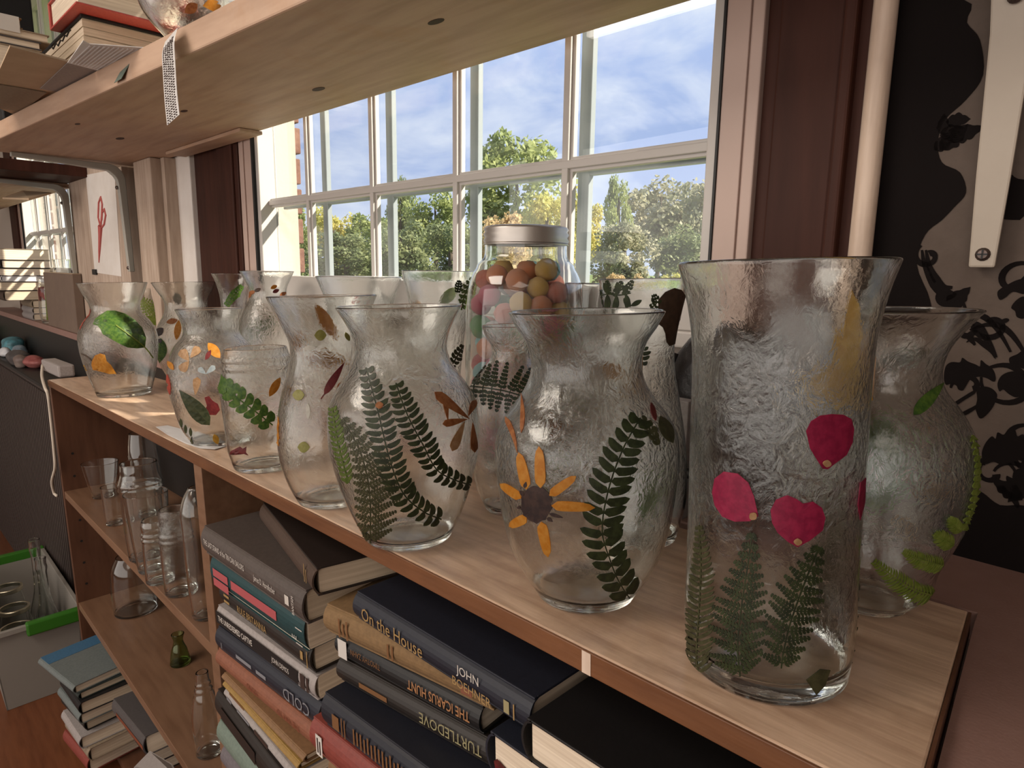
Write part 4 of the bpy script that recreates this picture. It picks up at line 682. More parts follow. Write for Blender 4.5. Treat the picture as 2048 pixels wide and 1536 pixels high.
def book(name, label, x, y, z, L, W, T, yaw, cover, titles=(), pages='page', fr='B', group=None, spine=None, cat='book', boards=.0025, bulge=.004, soft=False, tilt=0, pagefront=False):
    """x,y,z = spine bottom corner at its left end; L along the spine, W deep, T thick"""
    a = np.array([math.cos(yaw), math.sin(yaw), 0]); b = np.array([-math.sin(yaw), math.cos(yaw), 0]); c = np.array([0, 0, 1.]); p0 = np.array([x, y, z])
    if tilt: a, c = a*math.cos(tilt)+c*math.sin(tilt), c*math.cos(tilt)-a*math.sin(tilt)
    X = lambda u, v, w: p0+a*u+b*v+c*w
    o = thing(name, label, cat, p0+a*L/2+b*W/2, fr, group); t = boards
    def bx(u0, u1, v0, v1, w0, w1): V, Fc = box(u0, u1, v0, v1, w0, w1); return [X(*q) for q in V], Fc
    part(o, 'cover_board', *bx(0, L, .003, W, 0, t), M[cover], bevel=.0008); part(o, 'cover_board', *bx(0, L, .003, W, T-t, T), M[cover], bevel=.0008)
    n = 8; pr = [(.0075-(bulge+.0075)*math.sin(math.pi*i/n)**.6, T*i/n) for i in range(n+1)]; pr2 = [(v+t, min(max(w, t*.6), T-t*.6)) for v, w in pr]
    ring = pr+pr2[::-1]; V, Fc = prism([X(0, v, w) for v, w in ring], a*L); part(o, 'spine', V, Fc, M[spine or cover])
    ov = 0 if soft else .0035
    V, Fc = bx(ov, L-ov, .006, W-ov, t, T-t); part(o, 'page_block', V, Fc, M[pages])
    for tt in titles:
        s, u, w, h, mt = tt[:5]; op = tt[5] if len(tt) > 5 else {}
        if s == '#':   # plain printed bar or label
            V, Fc = box(0, 1, 0, 1, 0, 1); V = [X(u+q[0]*op['len'], -bulge-.0006-q[1]*.0002-op.get('up', 0), w+q[2]*h) for q in V]; part(o, op.get('n', 'spine_label'), V, Fc, M[mt]); continue
        V, Fc = text_mesh(s, op.get('nw', .8), op.get('bold', 0), op.get('ls', .9))
        fl = -1 if op.get('flip') else 1
        if op.get('up90'): V = [X(u-q[1]*h, -bulge-.0011, w+q[0]*h) for q in V]
        elif op.get('mir'): V = [X(u+q[0]*h, -bulge-.0011, w-q[1]*h) for q in V]
        else: V = [X(u+fl*q[0]*h, -bulge-.0011, w+fl*q[1]*h) for q in V]
        part(o, 'spine_title', V, Fc, M[mt])
    return o
g1 = 'books piled against the divider'; g2 = 'books in the middle pile'
L1 = .31
book('book', 'dark brown hardback lying askew on top of the pile beside the divider', -1.0, .405, -.1045, .295, .19, .037, -.20, 'darkbrown', [('#', .262, .009, .024, 't_gold', dict(len=.0025, n='spine_mark')), ('#', .270, .010, .018, 't_gold', dict(len=.002, n='spine_mark'))], 'page_d', spine='spinebrown')
book('book', 'thick grey hardback THE LAST STAND OF THE TIN CAN SAILORS under the askew brown one', -1.072, .336, -.153, .332, .215, .047, .026, 'grey', [('THE LAST STAND of the TIN CAN SAILORS', .014, .022, .0128, 't_white', dict(nw=.62)), ('James D. Hornfischer', .195, .019, .0125, 't_white', dict(nw=.60)), ('BANTAM', .312, .008, .0085, 't_white', dict(up90=1, nw=.75)), ('#', .287, .016, .013, 't_white', dict(len=.011, n='publisher_mark'))], 'page_d')
book('paperback', 'teal paperback with red title bars under the grey hardback', -1.062, .340, -.2045, .297, .20, .050, .045, 'teal', [('#', .012, .004, .013, 't_red', dict(len=.055)), ('#', .012, .020, .013, 't_red', dict(len=.055)), ('#', .078, .018, .014, 't_red', dict(len=.145)), ('E', .278, .010, .017, 't_white', dict(up90=1)), ('#', .276, .006, .0015, 't_white', dict(len=.017)), ('#', .276, .028, .0015, 't_white', dict(len=.017))], soft=True, boards=.0012, bulge=.001)
book('book', 'black-brown hardback RULE BRITANNIA with gilt lettering, under the teal paperback', -1.070, .356, -.2465, .295, .20, .0405, .037, 'blackbrown', [('RULE BRITANNIA', .07, .012, .016, 't_gold', dict(nw=.8)), ('#', .270, .015, .012, 't_gold', dict(len=.007, n='publisher_mark')), ('#', .287, .008, .024, 't_gold', dict(len=.002, n='spine_mark')), ('#', .02, .012, .004, 't_gold', dict(len=.02)), ('#', .02, .022, .004, 't_gold', dict(len=.02))])
book('paperback', 'worn black and white paperback THE UNREDEEMED CAPTIVE', -1.074, .347, -.284, .305, .19, .036, .060, 'white', [('#', .0, .007, .021, 'black', dict(len=.262)), ('THE UNREDEEMED CAPTIVE', .008, .0125, .0135, 't_white', dict(nw=.70, bold=.01)), ('JOHN DEMOS', .188, .0125, .0115, 't_white', dict(nw=.70)), ('#', .268, .006, .022, 't_dark', dict(len=.012)), ('#', .284, .006, .022, 't_dark', dict(len=.006))], soft=True, boards=.0012, bulge=.001)
book('book', 'navy hardback COLD with its lettering upside down', -1.076, .345, -.3275, .312, .205, .042, .075, 'navy', [('COLD', .292, .030, .026, 't_grey', dict(flip=1, nw=1.0)), ('II', .022, .014, .014, 't_grey', dict(nw=.8)), ('#', .075, .017, .006, 't_grey', dict(len=.05)), ('#', .14, .017, .006, 't_grey', dict(len=.03))])
book('book', 'orange cloth book upside down under the navy COLD', -1.084, .345, -.363, .312, .20, .034, .068, 'orange', [('THE WAY TO', .27, .021, .013, 't_rust', dict(flip=1, nw=.8)), ('YOUNG', .15, .021, .013, 't_rust', dict(flip=1, nw=.8))])
book('book', 'tan-orange thin book between the orange and yellow ones', -1.062, .343, -.376, .28, .19, .0125, .02, 'tanorange', bulge=.002)
book('book', 'thin yellow book in the pile beside the divider', -1.060, .343, -.389, .27, .19, .0125, .0, 'yellow', [('#', .03, .003, .004, 't_brown', dict(len=.06))], bulge=.002)
book('booklet', 'thin white booklet with dark spine print under the yellow book', -1.058, .342, -.405, .27, .19, .0155, -.02, 'white', [('#', .015, .004, .005, 't_grey', dict(len=.02)), ('#', .06, .005, .004, 't_grey', dict(len=.05)), ('#', .13, .004, .007, 't_dark', dict(len=.05))], soft=True, boards=.001, bulge=.001)
book('book', 'thick black book low in the pile beside the divider', -1.092, .340, -.459, .30, .20, .053, -.03, 'blackbrown', [('#', .03, .016, .022, 'darkbrown', dict(len=.15))])
book('book', 'mint green book near the foot of the divider pile', -1.088, .337, -.507, .29, .20, .047, .0, 'mint')
book('book', 'lilac grey book at the foot of the divider pile', -1.084, .338, -.548, .29, .20, .040, .0, 'lilac')
for i, z in enumerate((-.607, -.667, -.728)): book('book', ('slate', 'darkgreen', 'plum')[i]+' coloured book buried %s the lilac grey one' % ('just below', 'two below', 'three below')[i], -1.08, .342, z, .29, .2, .058, .0, ('slate', 'darkgreen', 'plum')[i])
# middle pile
book('book', 'navy hardback On the House with silver lettering, on the middle pile', -.640, .360, -.1115, .285, .215, .034, .007, 'navy', [('On the House', .020, .0095, .0215, 't_gold', dict(nw=.92)), ('JOHN', .190, .0185, .0130, 't_white', dict(nw=.95)), ('BOEHNER', .182, .0045, .0130, 't_gold', dict(nw=.95)), ('#', .254, .010, .012, 't_gold2', dict(len=.007, n='publisher_mark')), ('#', .266, .008, .015, 't_gold', dict(len=.0015, n='spine_mark'))])
book('book', 'tan cloth hardback turned askew under On the House', -.700, .352, -.149, .262, .19, .037, .155, 'cloth', [('#', .030, .006, .024, 't_brown', dict(len=.003)), ('#', .037, .009, .016, 't_brown', dict(len=.003)), ('#', .044, .006, .024, 't_brown', dict(len=.003)), ('#', .115, .008, .018, 't_brown', dict(len=.003)), ('#', .122, .008, .018, 't_brown', dict(len=.003)), ('#', .225, .010, .012, 'orange', dict(len=.015))], 'page_d')
book('book', 'black hardback THE ICARUS HUNT upside down, with a white shelf label', -.694, .362, -.1815, .240, .19, .032, .120, 'black', [('THE ICARUS HUNT', .228, .0235, .0165, 't_copper', dict(flip=1, nw=.66, bold=.012)), ('TIMOTHY ZAHN', .088, .0225, .0105, 't_brown', dict(flip=1, nw=.7)), ('#', .008, .004, .024, 't_label', dict(len=.017, n='shelf_label'))])
book('book', 'black-brown hardback TURTLEDOVE upside down under the Icarus book', -.690, .360, -.2135, .250, .20, .0315, .130, 'blackbrown', [('TURTLEDOVE', .240, .0245, .018, 't_gold2', dict(flip=1, nw=.82)), ('#', .045, .012, .006, 't_brown', dict(len=.05))])
book('book', 'big black-blue hardback with gilt spine bars under TURTLEDOVE', -.684, .334, -.259, .31, .23, .0445, .065, 'navy2', [('#', .025, .013, .018, 't_brown', dict(len=.014)), ('#', .044, .010, .024, 't_brown', dict(len=.002)), ('#', .050, .010, .024, 't_brown', dict(len=.002))]+[('#', .068+.0068*i, .012+.002*(i % 3 == 1), .020-.003*(i % 2), 't_brown', dict(len=.0028, n='gilt_letter')) for i in range(17)])
book('book', 'red cloth book with a white shelf label in the middle pile', -.712, .330, -.306, .29, .2, .0465, .06, 'red', [('#', .016, .007, .028, 't_label', dict(len=.014, n='shelf_label')), ('#', .019, .011, .020, 't_dark', dict(len=.0025, up=.0003, n='label_print')), ('#', .024, .010, .018, 't_dark', dict(len=.0025, up=.0003, n='label_print'))])
for i, z in enumerate((-.376, -.446, -.516, -.586, -.656, -.7285)): book('book', '%s book buried in the middle pile, %s under the red one' % (('dull tan', 'brown', 'dull green', 'grey', 'plum', 'dull blue')[i], ('first', 'second', 'third', 'fourth', 'fifth', 'sixth')[i]), -.70, .345, z, .29, .2, .068, .04, ('tanorange', 'spinebrown', 'darkgreen', 'slate', 'plum', 'navy')[i])
# black books with their page edges to the front
def pbook(label, x, y, z, L, W, T, cover, pg='page'):   # spine runs back along +Y on its left side
    return book('book', label, x, y+L, z, L, W, T, -math.pi/2, cover, (), pg)
pbook('thick black hardback, cream page ends to the front, topmost by the tall vase', -.352, .349, -.1235, .255, .205, .039, 'black')
pb = pbook('navy hardback with page ends to the front, under the thick black one', -.402, .352, -.166, .25, .22, .0415, 'navy')
for i, z in enumerate((-.225, -.285, -.345, -.405, -.465, -.525, -.585, -.645, -.728)): pbook('%s book, %s below the navy one in the end pile' % (('black', 'grey', 'plum', 'dark green', 'brown', 'black', 'slate', 'navy', 'dark brown')[i], ('first', 'second', 'third', 'fourth', 'fifth', 'sixth', 'seventh', 'eighth', 'ninth')[i]), -.395+.004*(i % 3), .352, z, .25, .21, .058 if i < 8 else .081, ('black', 'slate', 'plum', 'darkgreen', 'spinebrown', 'black', 'slate', 'navy2', 'darkbrown')[i])
q = at(1010, 1520, 'Y', .3525); solo('bookmark', 'dark red bookmark tip sticking out of the navy end-pile book', 'bookmark', *prism([(q[0]-.012, .350, -.150), (q[0]+.010, .350, -.157), (q[0]-.010, .350, -.160)], (0, .004, 0)), M['maroon'])
# pile standing on the floor before the left bay
z = -1.0892; fl = [('red', .045, .33, 'page'), ('tan', .040, .34, 'page_d'), ('white', .036, .30, 'page'), ('blackbrown', .036, .31, 'page_d'), ('greyteal', .032, .32, 'page'), ('black', .036, .31, 'page_d'), ('darkgreen', .022, .33, 'page_d')]
for i, (cv, T_, L_, pg) in enumerate(fl):
    book('book', '%s book in the floor pile, %s from the floor' % (('red', 'tan', 'cream', 'brown-black', 'grey-green', 'black', 'dark green')[i], ('lowest', 'second', 'third', 'fourth', 'fifth', 'sixth', 'seventh')[i]), -2.24+.012*(i % 3), .255+.008*(i % 2), z, L_*.60, .30, T_, .12-.03*(i % 3), cv, (), pg); z += T_+.0006
book('book', 'wide blue and grey book on top of the floor pile', -2.285, .225, z, .245, .36, .024, .18, 'greyteal', [], 'page')
a = np.array([math.cos(.18), math.sin(.18), 0]); bb = np.array([-math.sin(.18), math.cos(.18), 0]); p0 = np.array([-2.285, .225, z+.0242])
V, Fc = box(0, 1, 0, 1, 0, 1); solo('blue_tape_band', 'bright blue band across the wide grey book on the floor pile', 'band', [p0+a*(.0+.062*x)+bb*(.004+.355*y)+np.array([0, 0, .0006*w_]) for x, y, w_ in V], Fc, M['skyblue'])
P1 = at(226, 1402, 'Y', .335); P2 = at(330, 1530, 'Y', .335); tl = math.atan2(P2[2]-P1[2], P2[0]-P1[0])
for i, (cv, lab, dz) in enumerate((('slate', 'slim slate book with red lettering sloping down inside the bottom left bay', 0), ('plum', 'plum book sloping just under the slate one in the bottom left bay', .052), ('black', 'black book sloping lowest of three in the bottom left bay', .104))):
    n_ = np.array([math.sin(tl), 0, -math.cos(tl)])*dz; book('book', lab, P1[0]+n_[0], .335+.02*i, P1[2]-.045+n_[2], .31-.05*i, .20, .048, 0, cv, [('#', .05, .018, .010, 't_rust', dict(len=.26))] if i == 0 else (), 'page', tilt=tl)
V, Fc = prism([at(x, y, 'Y', yy) for x, y, yy in ((268, 1536, .30), (300, 1503, .34), (345, 1530, .34), (360, 1560, .30))], (0, 0, .002)); solo('paper_sheet', 'blank cream paper sheet at the foot of the lower bookcase shelf', 'paper', V, Fc, M['white'])
# ------------------------------------------------------------------ things on the far counter and heater
hx = -2.86
h = thing('heater', 'dark ribbed heater cabinet on the floor below the far window', 'heater', (-3.6, .54, -1.4), 'W')
part(h, 'cabinet', *box(-5.2, hx, .51, .643, -1.4, -.20), M['rad']); part(h, 'top_plate', *box(-5.21, hx+.01, .50, .644, -.20, -.185), M['black'], bevel=.004)
part(h, 'ribs', *join(*[box(x, x+.018, .502, .51, -1.38, -.215) for x in np.arange(-5.15, hx, .034)]), M['rad'], kind='stuff')
ROCK = (((12, 672), .066, .040, (.05, .24, .10), (.16, .42, .22), 'green painted rock, highest on the heater'), ((50, 700), .085, .040, (.06, .13, .15), (.10, .30, .36), 'teal painted rock behind the red one on the heater'), ((92, 704), .055, .024, (.18, .24, .30), (.40, .48, .55), 'pale blue rock at the tip of the heater row'),
        ((12, 712), .040, .026, (.5, .52, .58), (.68, .68, .7), 'small white rock on the heater'), ((38, 728), .065, .038, (.05, .045, .045), (.10, .09, .09), 'dark grey rock beside the red one on the heater'), ((70, 733), .060, .030, (.20, .045, .045), (.34, .12, .11), 'crimson painted rock nearest the bookcase corner'), ((2, 735), .045, .03, (.14, .10, .09), (.2, .16, .14), 'brown rock at the picture edge on the heater'))
for i, (p, r, hh, c1, c2, lab) in enumerate(ROCK):
    q = at(*p, 'Z', -.18, 'W'); bmh = bmesh.new(); bmesh.ops.create_icosphere(bmh, subdivisions=3, radius=1); rr = np.random.RandomState(30+i); ph = rr.uniform(0, 6, 6)
    for v in bmh.verts:
        d = v.co.normalized(); k = 1+.12*math.sin(3*d.x+ph[0])*math.cos(2.5*d.y+ph[1])+.08*math.sin(5*d.z+ph[2]); v.co = Vector((d.x*r*k*1.1, d.y*r*k*.62, max(-.9, d.z)*hh*k))
    V = [tuple(np.array(v.co)+(q[0], min(max(q[1], .53), .60), -.185+hh*.9)) for v in bmh.verts]; Fc = [tuple(v.index for v in f.verts) for f in bmh.faces]; bmh.free()
    solo('painted_rock', lab, 'rock', V, Fc, mat('rock_%d' % i, c1, .5, c2, 30, bump=.002), 'W', smooth=True)
# book pile on the counter by the far window
ZC = -.008; XP = -3.95; zt_ = at(55, 498, 'X', XP, 'W')[2]; LST = ((.030, 45, 'white', 'page', 'lowest cream book in the counter pile'), (.028, 42, 'white', 'page', 'second lowest cream book in the counter pile'), (.034, 38, 'tan', 'page', 'third book from the bottom of the counter pile'), (.045, 8, 'spinebrown', 'page_d', 'brown book with torn edge amid the counter pile'), (.040, -5, 'grey', 'page_d', 'grey-paged book under the white ones in the counter pile'), (.026, 6, 'white', 'paper', 'bright white book in the counter pile'), (.034, 0, 'black', 'page', 'black-backed book third from the top of the counter pile'), (.036, 10, 'black', 'page', 'black-backed book just under the topmost counter book'), (.050, -8, 'tan', 'page', 'thick cream-paged book topmost on the counter pile'))
z = ZC+.0003; kz = (zt_-ZC-.004)/sum(l[0] for l in LST)
for i, (T_, px, cv, pg, lab) in enumerate(LST):
    y_ = at(px, 600, 'X', XP, 'W')[1]; y_ = max(y_, .656) if i < 3 else y_; book('book', lab, XP-.26, y_, z, .26+.004*(i % 3), .750-y_, T_*kz, 0, cv, (), pg, 'W', bulge=.002); z += T_*kz+.0004
q = at(84, 650, 'Y', .655, 'W')
VD['jl'] = dict(c=[q[0]-.0+.02, .695], f='W', zb=ZC, r0=.040, p=[[.01, .044], [.12, .045], [.16, .044], [.175, .038], [.20, .040]])
o = vessel('jl', 'glass_jar', 'tall square-shouldered glass jar with a red label, before the counter book pile', 'clear', cat='jar', threads=[.186])
decal(o, 'jl', 'red_label', [poly2([(62, 575), (88, 573), (90, 600), (66, 602)])], 'red'); decal(o, 'jl', 'green_ribbon', [stroke2([(93, 580), (95, 610), (97, 640)], 7)], 'lime')
x0 = at(103, 655, 'Y', .665, 'W')[0]; x1 = at(160, 655, 'Y', .665, 'W')[0]; zt_ = at(130, 547, 'Y', .665, 'W')[2]
bx_ = thing('cardboard_tube', 'plain brown cardboard box standing on the counter beside the far post', 'box', ((x0+x1)/2, .69, ZC), 'W')
M['shadecard'] = mat('shaded_card', (.15, .105, .08), .85, (.17, .12, .09), 15)  # card darkened: shade of the unlit box side put into the colour
part(bx_, 'box_body', *box(x0, x1, .655, .688, ZC, zt_), M['shadecard'], bevel=.003)
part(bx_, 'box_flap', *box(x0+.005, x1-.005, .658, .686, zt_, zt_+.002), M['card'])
bx_.name = 'cardboard_box'
q = at(128, 560, 'Y', .73, 'W'); VD['jw'] = dict(c=[q[0], .728], f='W', zb=ZC, r0=.036, p=[[.02, .04], [.2, .04], [.245, .034], [.29, .036]])
vessel('jw', 'glass_jar', 'pale glass jar showing over the brown cardboard box', 'clear', cat='jar')
# adaptor and cord at the bookcase corner
q = at(106, 738, 'Y', .372)
ad = thing('power_adaptor', 'beige power adaptor block at the far left corner of the bookcase top', 'adaptor', (q[0], .38, .0))
part(ad, 'block', *box(at(84, 738, 'Y', .385)[0], at(127, 738, 'Y', .40)[0], .385, .43, .0004, .040), M['white'], bevel=.006)
cp = [at(85, 730, 'Y', .385), at(84, 752, 'Y', .365), at(90, 775, 'Y', .335), at(96, 790, 'Y', .335), at(101, 830, 'Y', .338), at(108, 900, 'Y', .340), at(110, 935, 'Y', .34), at(104, 962, 'Y', .338), at(108, 985, 'Y', .345), at(114, 992, 'Y', .348)]
part(ad, 'cord', *tube(spline(cp, 6), .0045, 8), M['cord'], smooth=True)
# white paper under the small urn
pts = [(312, 856), (335, 851), (362, 858), (392, 868), (440, 884), (452, 893), (430, 901), (400, 897), (372, 888), (335, 872)]
V = []; n = len(pts)
for k, (x, y) in enumerate(pts): q = at(x, y, 'Z', .0005); V.append((q[0], max(q[1], .357), .0006+.002*(k % 3 == 0)))
solo('paper_scrap', 'crumpled white paper scrap under the tan petal urn', 'paper', *prism(V, (0, 0, .0004)), M['paper'])
# black bag behind the slender vase
bg_ = thing('black_bag', 'black glossy vinyl bag slumped on the counter behind the tall flared vase', 'bag', (-.33, .71, ZC), 'W')
prof = [(0, .0), (.035, .0), (.050, .02), (.058, .07), (.060, .12), (.055, .17), (.040, .205), (.020, .222), (0, .226)]
V, Fc = lathe([(r, z) for r, z in prof], (0, 0), 28); q = at(1440, 800, 'Y', .70, 'W')
V = [(q[0]+x*1.25*(1+.10*math.sin(9*z*10+x*40)), .705+y*.62*(1+.08*math.sin(z*60)), ZC+z) for x, y, z in V]
part(bg_, 'bag_body', V, Fc, M['leather'], smooth=True)
part(bg_, 'strap', *tube(spline([(q[0]-.045, .672, ZC+.19), (q[0]-.055, .662, ZC+.15), (q[0]-.066, .660, ZC+.08), (q[0]-.07, .665, ZC+.02)], 6), .004, 8), M['leather'], smooth=True)
part(bg_, 'flap', *tube(spline([(q[0]-.04, .668, ZC+.06), (q[0], .655, ZC+.055), (q[0]+.04, .668, ZC+.06)], 5), [.006]*11, 8), M['leather'], smooth=True)
q = at(1381, 790, 'Y', .69, 'W'); solo('white_card_box', 'little white card box showing between the slender vase and the black bag', 'box', *box(q[0]-.012, q[0]+.02, .64+.01, .668, ZC+.0003, q[2]), M['white'], 'W', bevel=.001)
# ------------------------------------------------------------------ things on the upper shelf
ZS = SHZ+.0422
def hb(px0, px1, y0, y1, ztop_px, nm, lab, cat, m, z0=ZS): pass
q0 = at(168, 94, 'Y', .425, 'W'); q1 = at(166, 28, 'Y', .425, 'W'); ql = at(86, 106, 'Y', .425, 'W'); xr, zt = q0[0], q1[2]
tb = thing('thick_book', 'thick deckle-edged book lying on the upper shelf, under the red one', 'book', ((xr+ql[0])/2, .5, ZS), 'W')
part(tb, 'cover_board', *box(ql[0]-.004, xr+.003, .4235, .615, zt-.002, zt+.004), M['black'], bevel=.001)
part(tb, 'cover_board', *box(ql[0]-.004, xr+.003, .4235, .615, ZS, ZS+.004), M['black'], bevel=.001)
n_l = 9; hs = (zt-.002-ZS-.004)/n_l
part(tb, 'page_block', *join(*[box(ql[0], xr-.001*(k % 3), .426+.001*(k % 2), .612, ZS+.004+k*hs, ZS+.004+(k+.86)*hs) for k in range(n_l)], box(ql[0], xr-.004, .428, .61, ZS+.004, zt-.002)), M['page_d'])
part(tb, 'spine', *box(ql[0]-.010, ql[0]-.003, .4235, .615, ZS, zt+.004), M['black'], bevel=.002)
ink = [at(x, y, 'Y', .4248, 'W') for x, y in ((98, 98), (103, 92), (106, 98), (112, 86), (116, 92), (121, 80), (125, 82), (130, 70), (133, 73), (138, 62), (141, 60))]
part(tb, 'handwriting', *tube(ink, .0014, 5), M['gasket'])
r0 = at(150, -2, 'Y', .36, 'W'); zr = zt+.0045; T_ = .052
qa = at(152, 6, 'Z', zr, 'W'); rl = at(45, 48, 'Z', zr, 'W')[0]; rx = qa[0]; ry = qa[1]
rb = thing('red_book', 'big red hardback jutting out on top of the thick deckle-edged book', 'book', ((rl+rx)/2, .48, zr), 'W')
part(rb, 'cover_board', *box(rl, rx, ry, .60, zr, zr+.004), M['brightred'], bevel=.001); part(rb, 'cover_board', *box(rl, rx, ry, .60, zr+T_, zr+T_+.004), M['brightred'], bevel=.001)
part(rb, 'page_block', *box(rl+.008, rx-.004, ry+.005, .595, zr+.004, zr+T_), M['page']); part(rb, 'spine', *box(rl-.004, rl+.004, ry, .60, zr, zr+T_+.004), M['brightred'], bevel=.002)
b3 = thing('red_paperback', 'second red book lying over the big red hardback on the upper shelf', 'book', (rx-.05, .5, zr+T_+.005), 'W')
part(b3, 'cover_board', *box(rl+.05, rx+.01, .43, .64, zr+T_+.0045, zr+T_+.0085), M['brightred']); part(b3, 'page_block', *box(rl+.055, rx+.005, .435, .635, zr+T_+.0085, zr+T_+.03), M['page']); part(b3, 'cover_board', *box(rl+.05, rx+.01, .43, .64, zr+T_+.03, zr+T_+.034), M['brightred'])
XE = -1.75; zz = [ZS]+[at(40, y, 'X', XE, 'W')[2] for y in (93, 76, 58, 36)]; ya = at(-60, 100, 'X', XE, 'W')[1]; yb = at(84, 100, 'X', XE, 'W')[1]
for i, (cv, lab) in enumerate((('tan', 'tan book lowest of the stack at the left end of the upper shelf'), ('slate', 'slate grey book second in the stack at the left end of the upper shelf'), ('tan', 'cream book third in the stack at the left end of the upper shelf'), ('tanorange', 'orange-brown book topmost in the stack at the left end of the upper shelf'))):
    o = book('book', lab, XE-.26-.01*(i % 2), ya, zz[i]+.0003, .26+.01*(i % 2), yb-ya+(.016 if i == 2 else -.03 if i == 3 else 0), zz[i+1]-zz[i]-.0005, 0, cv, (), 'page', 'W', bulge=.002)
    if i == 3: part(o, 'paper_tag', *box(XE+.0003, XE+.0012, yb-.075, yb-.035, zz[4]-.03, zz[4]+.001), M['t_label'])
xk = -2.15; yk = [at(p, 20, 'X', xk, 'W')[1] for p in (-80, 46)]; zk = at(30, 32, 'X', xk, 'W')[2]
solo('black_case', 'black box on the upper shelf behind the stack of tan books', 'box', *box(xk-.2, xk, yk[0]+.06, yk[1]+.02, ZS+.0004, zk+.2), M['black'], 'W', bevel=.004)
def sheet(nm, lab, pts, z, m, th=.0012, cat='paper'): V = [at(x, y, 'Z', z, 'W') for x, y in pts]; return solo(nm, lab, cat, *prism(V, (0, 0, th)), M[m], 'W')
sheet('corrugated_card', 'large brown card sheet hanging out over the upper shelf edge', ((20, 93), (137, 124), (214, 146), (134, 190), (45, 236), (-30, 205)), ZS+.0035, 'card', .003, 'card')
sheet('card_flap', 'lighter card flap under the large brown sheet at the upper shelf edge', ((135, 126), (217, 147), (134, 187), (80, 178)), ZS+.0018, 'white', .0012, 'card')
wc = sheet('ridged_card', 'white ridged card sheet under the deckle-edged book, over the shelf edge', ((166, 82), (178, 88), (307, 97), (218, 147), (135, 126)), ZS+.0003, 'paper', .0012, 'card')
ctr = [at(x, y, 'Z', ZS+.0003, 'W') for x, y in ((290, 100), (216, 144), (176, 90), (140, 125))]
for k in range(12):
    s = (k+.5)/12; a_ = ctr[0]+(ctr[2]-ctr[0])*s; b_ = ctr[1]+(ctr[3]-ctr[1])*s; part(wc, 'ridge', *tube([a_, b_], .0012, 5), M['paper'])
V = [at(x, y, 'Y', yy, 'W') for x, y, yy in ((250, 128, .398), (264, 120, .3985), (243, 158, .388), (229, 166, .3875))]; solo('green_slip', 'pale green paper slip hanging over the upper shelf edge', 'paper', *prism(V, (0, -.0008, 0)), M['mint'], 'W')
# printed strip hanging over the shelf edge
ce = np.array([at(x, y, 'Y', yy, 'W') for x, y, yy in ((342, 70, .40), (336, 95, .3895), (338, 140, .389), (341, 190, .388), (346, 240, .386))])
C = np.array(spline(ce, 5)); V = []; 
for p in C:
    for sx in (-1, 1):
        for dy in (0, .0006): V.append((p[0]+sx*.027, p[1]+dy, p[2]+sx*.004))
Fc = []
for i in range(len(C)-1): Fc += [(4*i, 4*i+2, 4*i+6, 4*i+4), (4*i+1, 4*i+5, 4*i+7, 4*i+3), (4*i, 4*i+4, 4*i+5, 4*i+1), (4*i+2, 4*i+3, 4*i+7, 4*i+6)]
st = solo('printed_strip', 'long narrow paper strip with fine print hanging from the upper shelf', 'paper strip', V, Fc, M['paper'], 'W')
PR = []
for i in range(3, len(C)-1):
    for k in range(2):
        p = C[i]+(C[i+1]-C[i])*(k*.5+.2)
        for j in range(5):
            xx = -.022+.0092*j; PR.append(box(p[0]+xx, p[0]+xx+R_.uniform(.004, .008), p[1]-.0006, p[1]-.0003, p[2]+xx*.19-.0009, p[2]+xx*.19+.0009))
part(st, 'fine_print', *join(*PR), M['t_dark'], kind='stuff')
# ------------------------------------------------------------------ tub on the floor
ZF = -1.12; zt = -.835
tb = thing('storage_tub', 'clouded plastic tub with green handles on the wooden floor, beside the bookcase', 'tub', (-2.95, .33, ZF))
x0, x1, y0, y1 = -3.35, -2.60, .135, .39; i_ = .02; w_ = .004
def tp(x, y, z): k = (z-ZF)/(zt-ZF); ax = i_*(1-k); return (x+(ax if x < -3 else -ax), y+(ax if y < .3 else -ax), z)
def wallq(a, b, m, nm): 
    (xa, ya), (xb, yb) = a, b; n = np.array([ya-yb, xb-xa, 0.]); n /= np.linalg.norm(n)
    part(tb, nm, *prism([tp(xa, ya, ZF+.001), tp(xb, yb, ZF+.001), tp(xb, yb, zt), tp(xa, ya, zt)], n*w_), M[m])
wallq((x1, y0), (x1, y1), 'tub', 'tub_wall'); wallq((x1, y1), (x0, y1), 'tub', 'tub_wall'); wallq((x0, y1), (x0, y0), 'tub', 'tub_wall'); wallq((x0, y0), (x1, y0), 'tub', 'tub_wall')
part(tb, 'tub_floor', *box(x0+.03, x1-.03, y0+.03, y1-.03, ZF+.001, ZF+.006), M['tubin'])
part(tb, 'rim', *join(box(x0-.008, x1+.010, y0-.010, y0+.004, zt-.014, zt+.004), box(x0-.008, x1+.010, y1-.004, y1+.010, zt-.014, zt+.004), box(x0-.010, x0+.004, y0, y1, zt-.014, zt+.004), box(x1-.004, x1+.012, y0, y1, zt-.014, zt+.004)), M['tub'], bevel=.002)
part(tb, 'green_handle', *box(x1-.006, x1+.024, .232, .40, zt-.034, zt+.012), M['green_pl'], bevel=.006, label='bright green handle'); part(tb, 'green_handle', *box(x0-.022, x0+.006, .2, .40, zt-.03, zt+.012), M['green_pl'], bevel=.006, label='bright green handle')
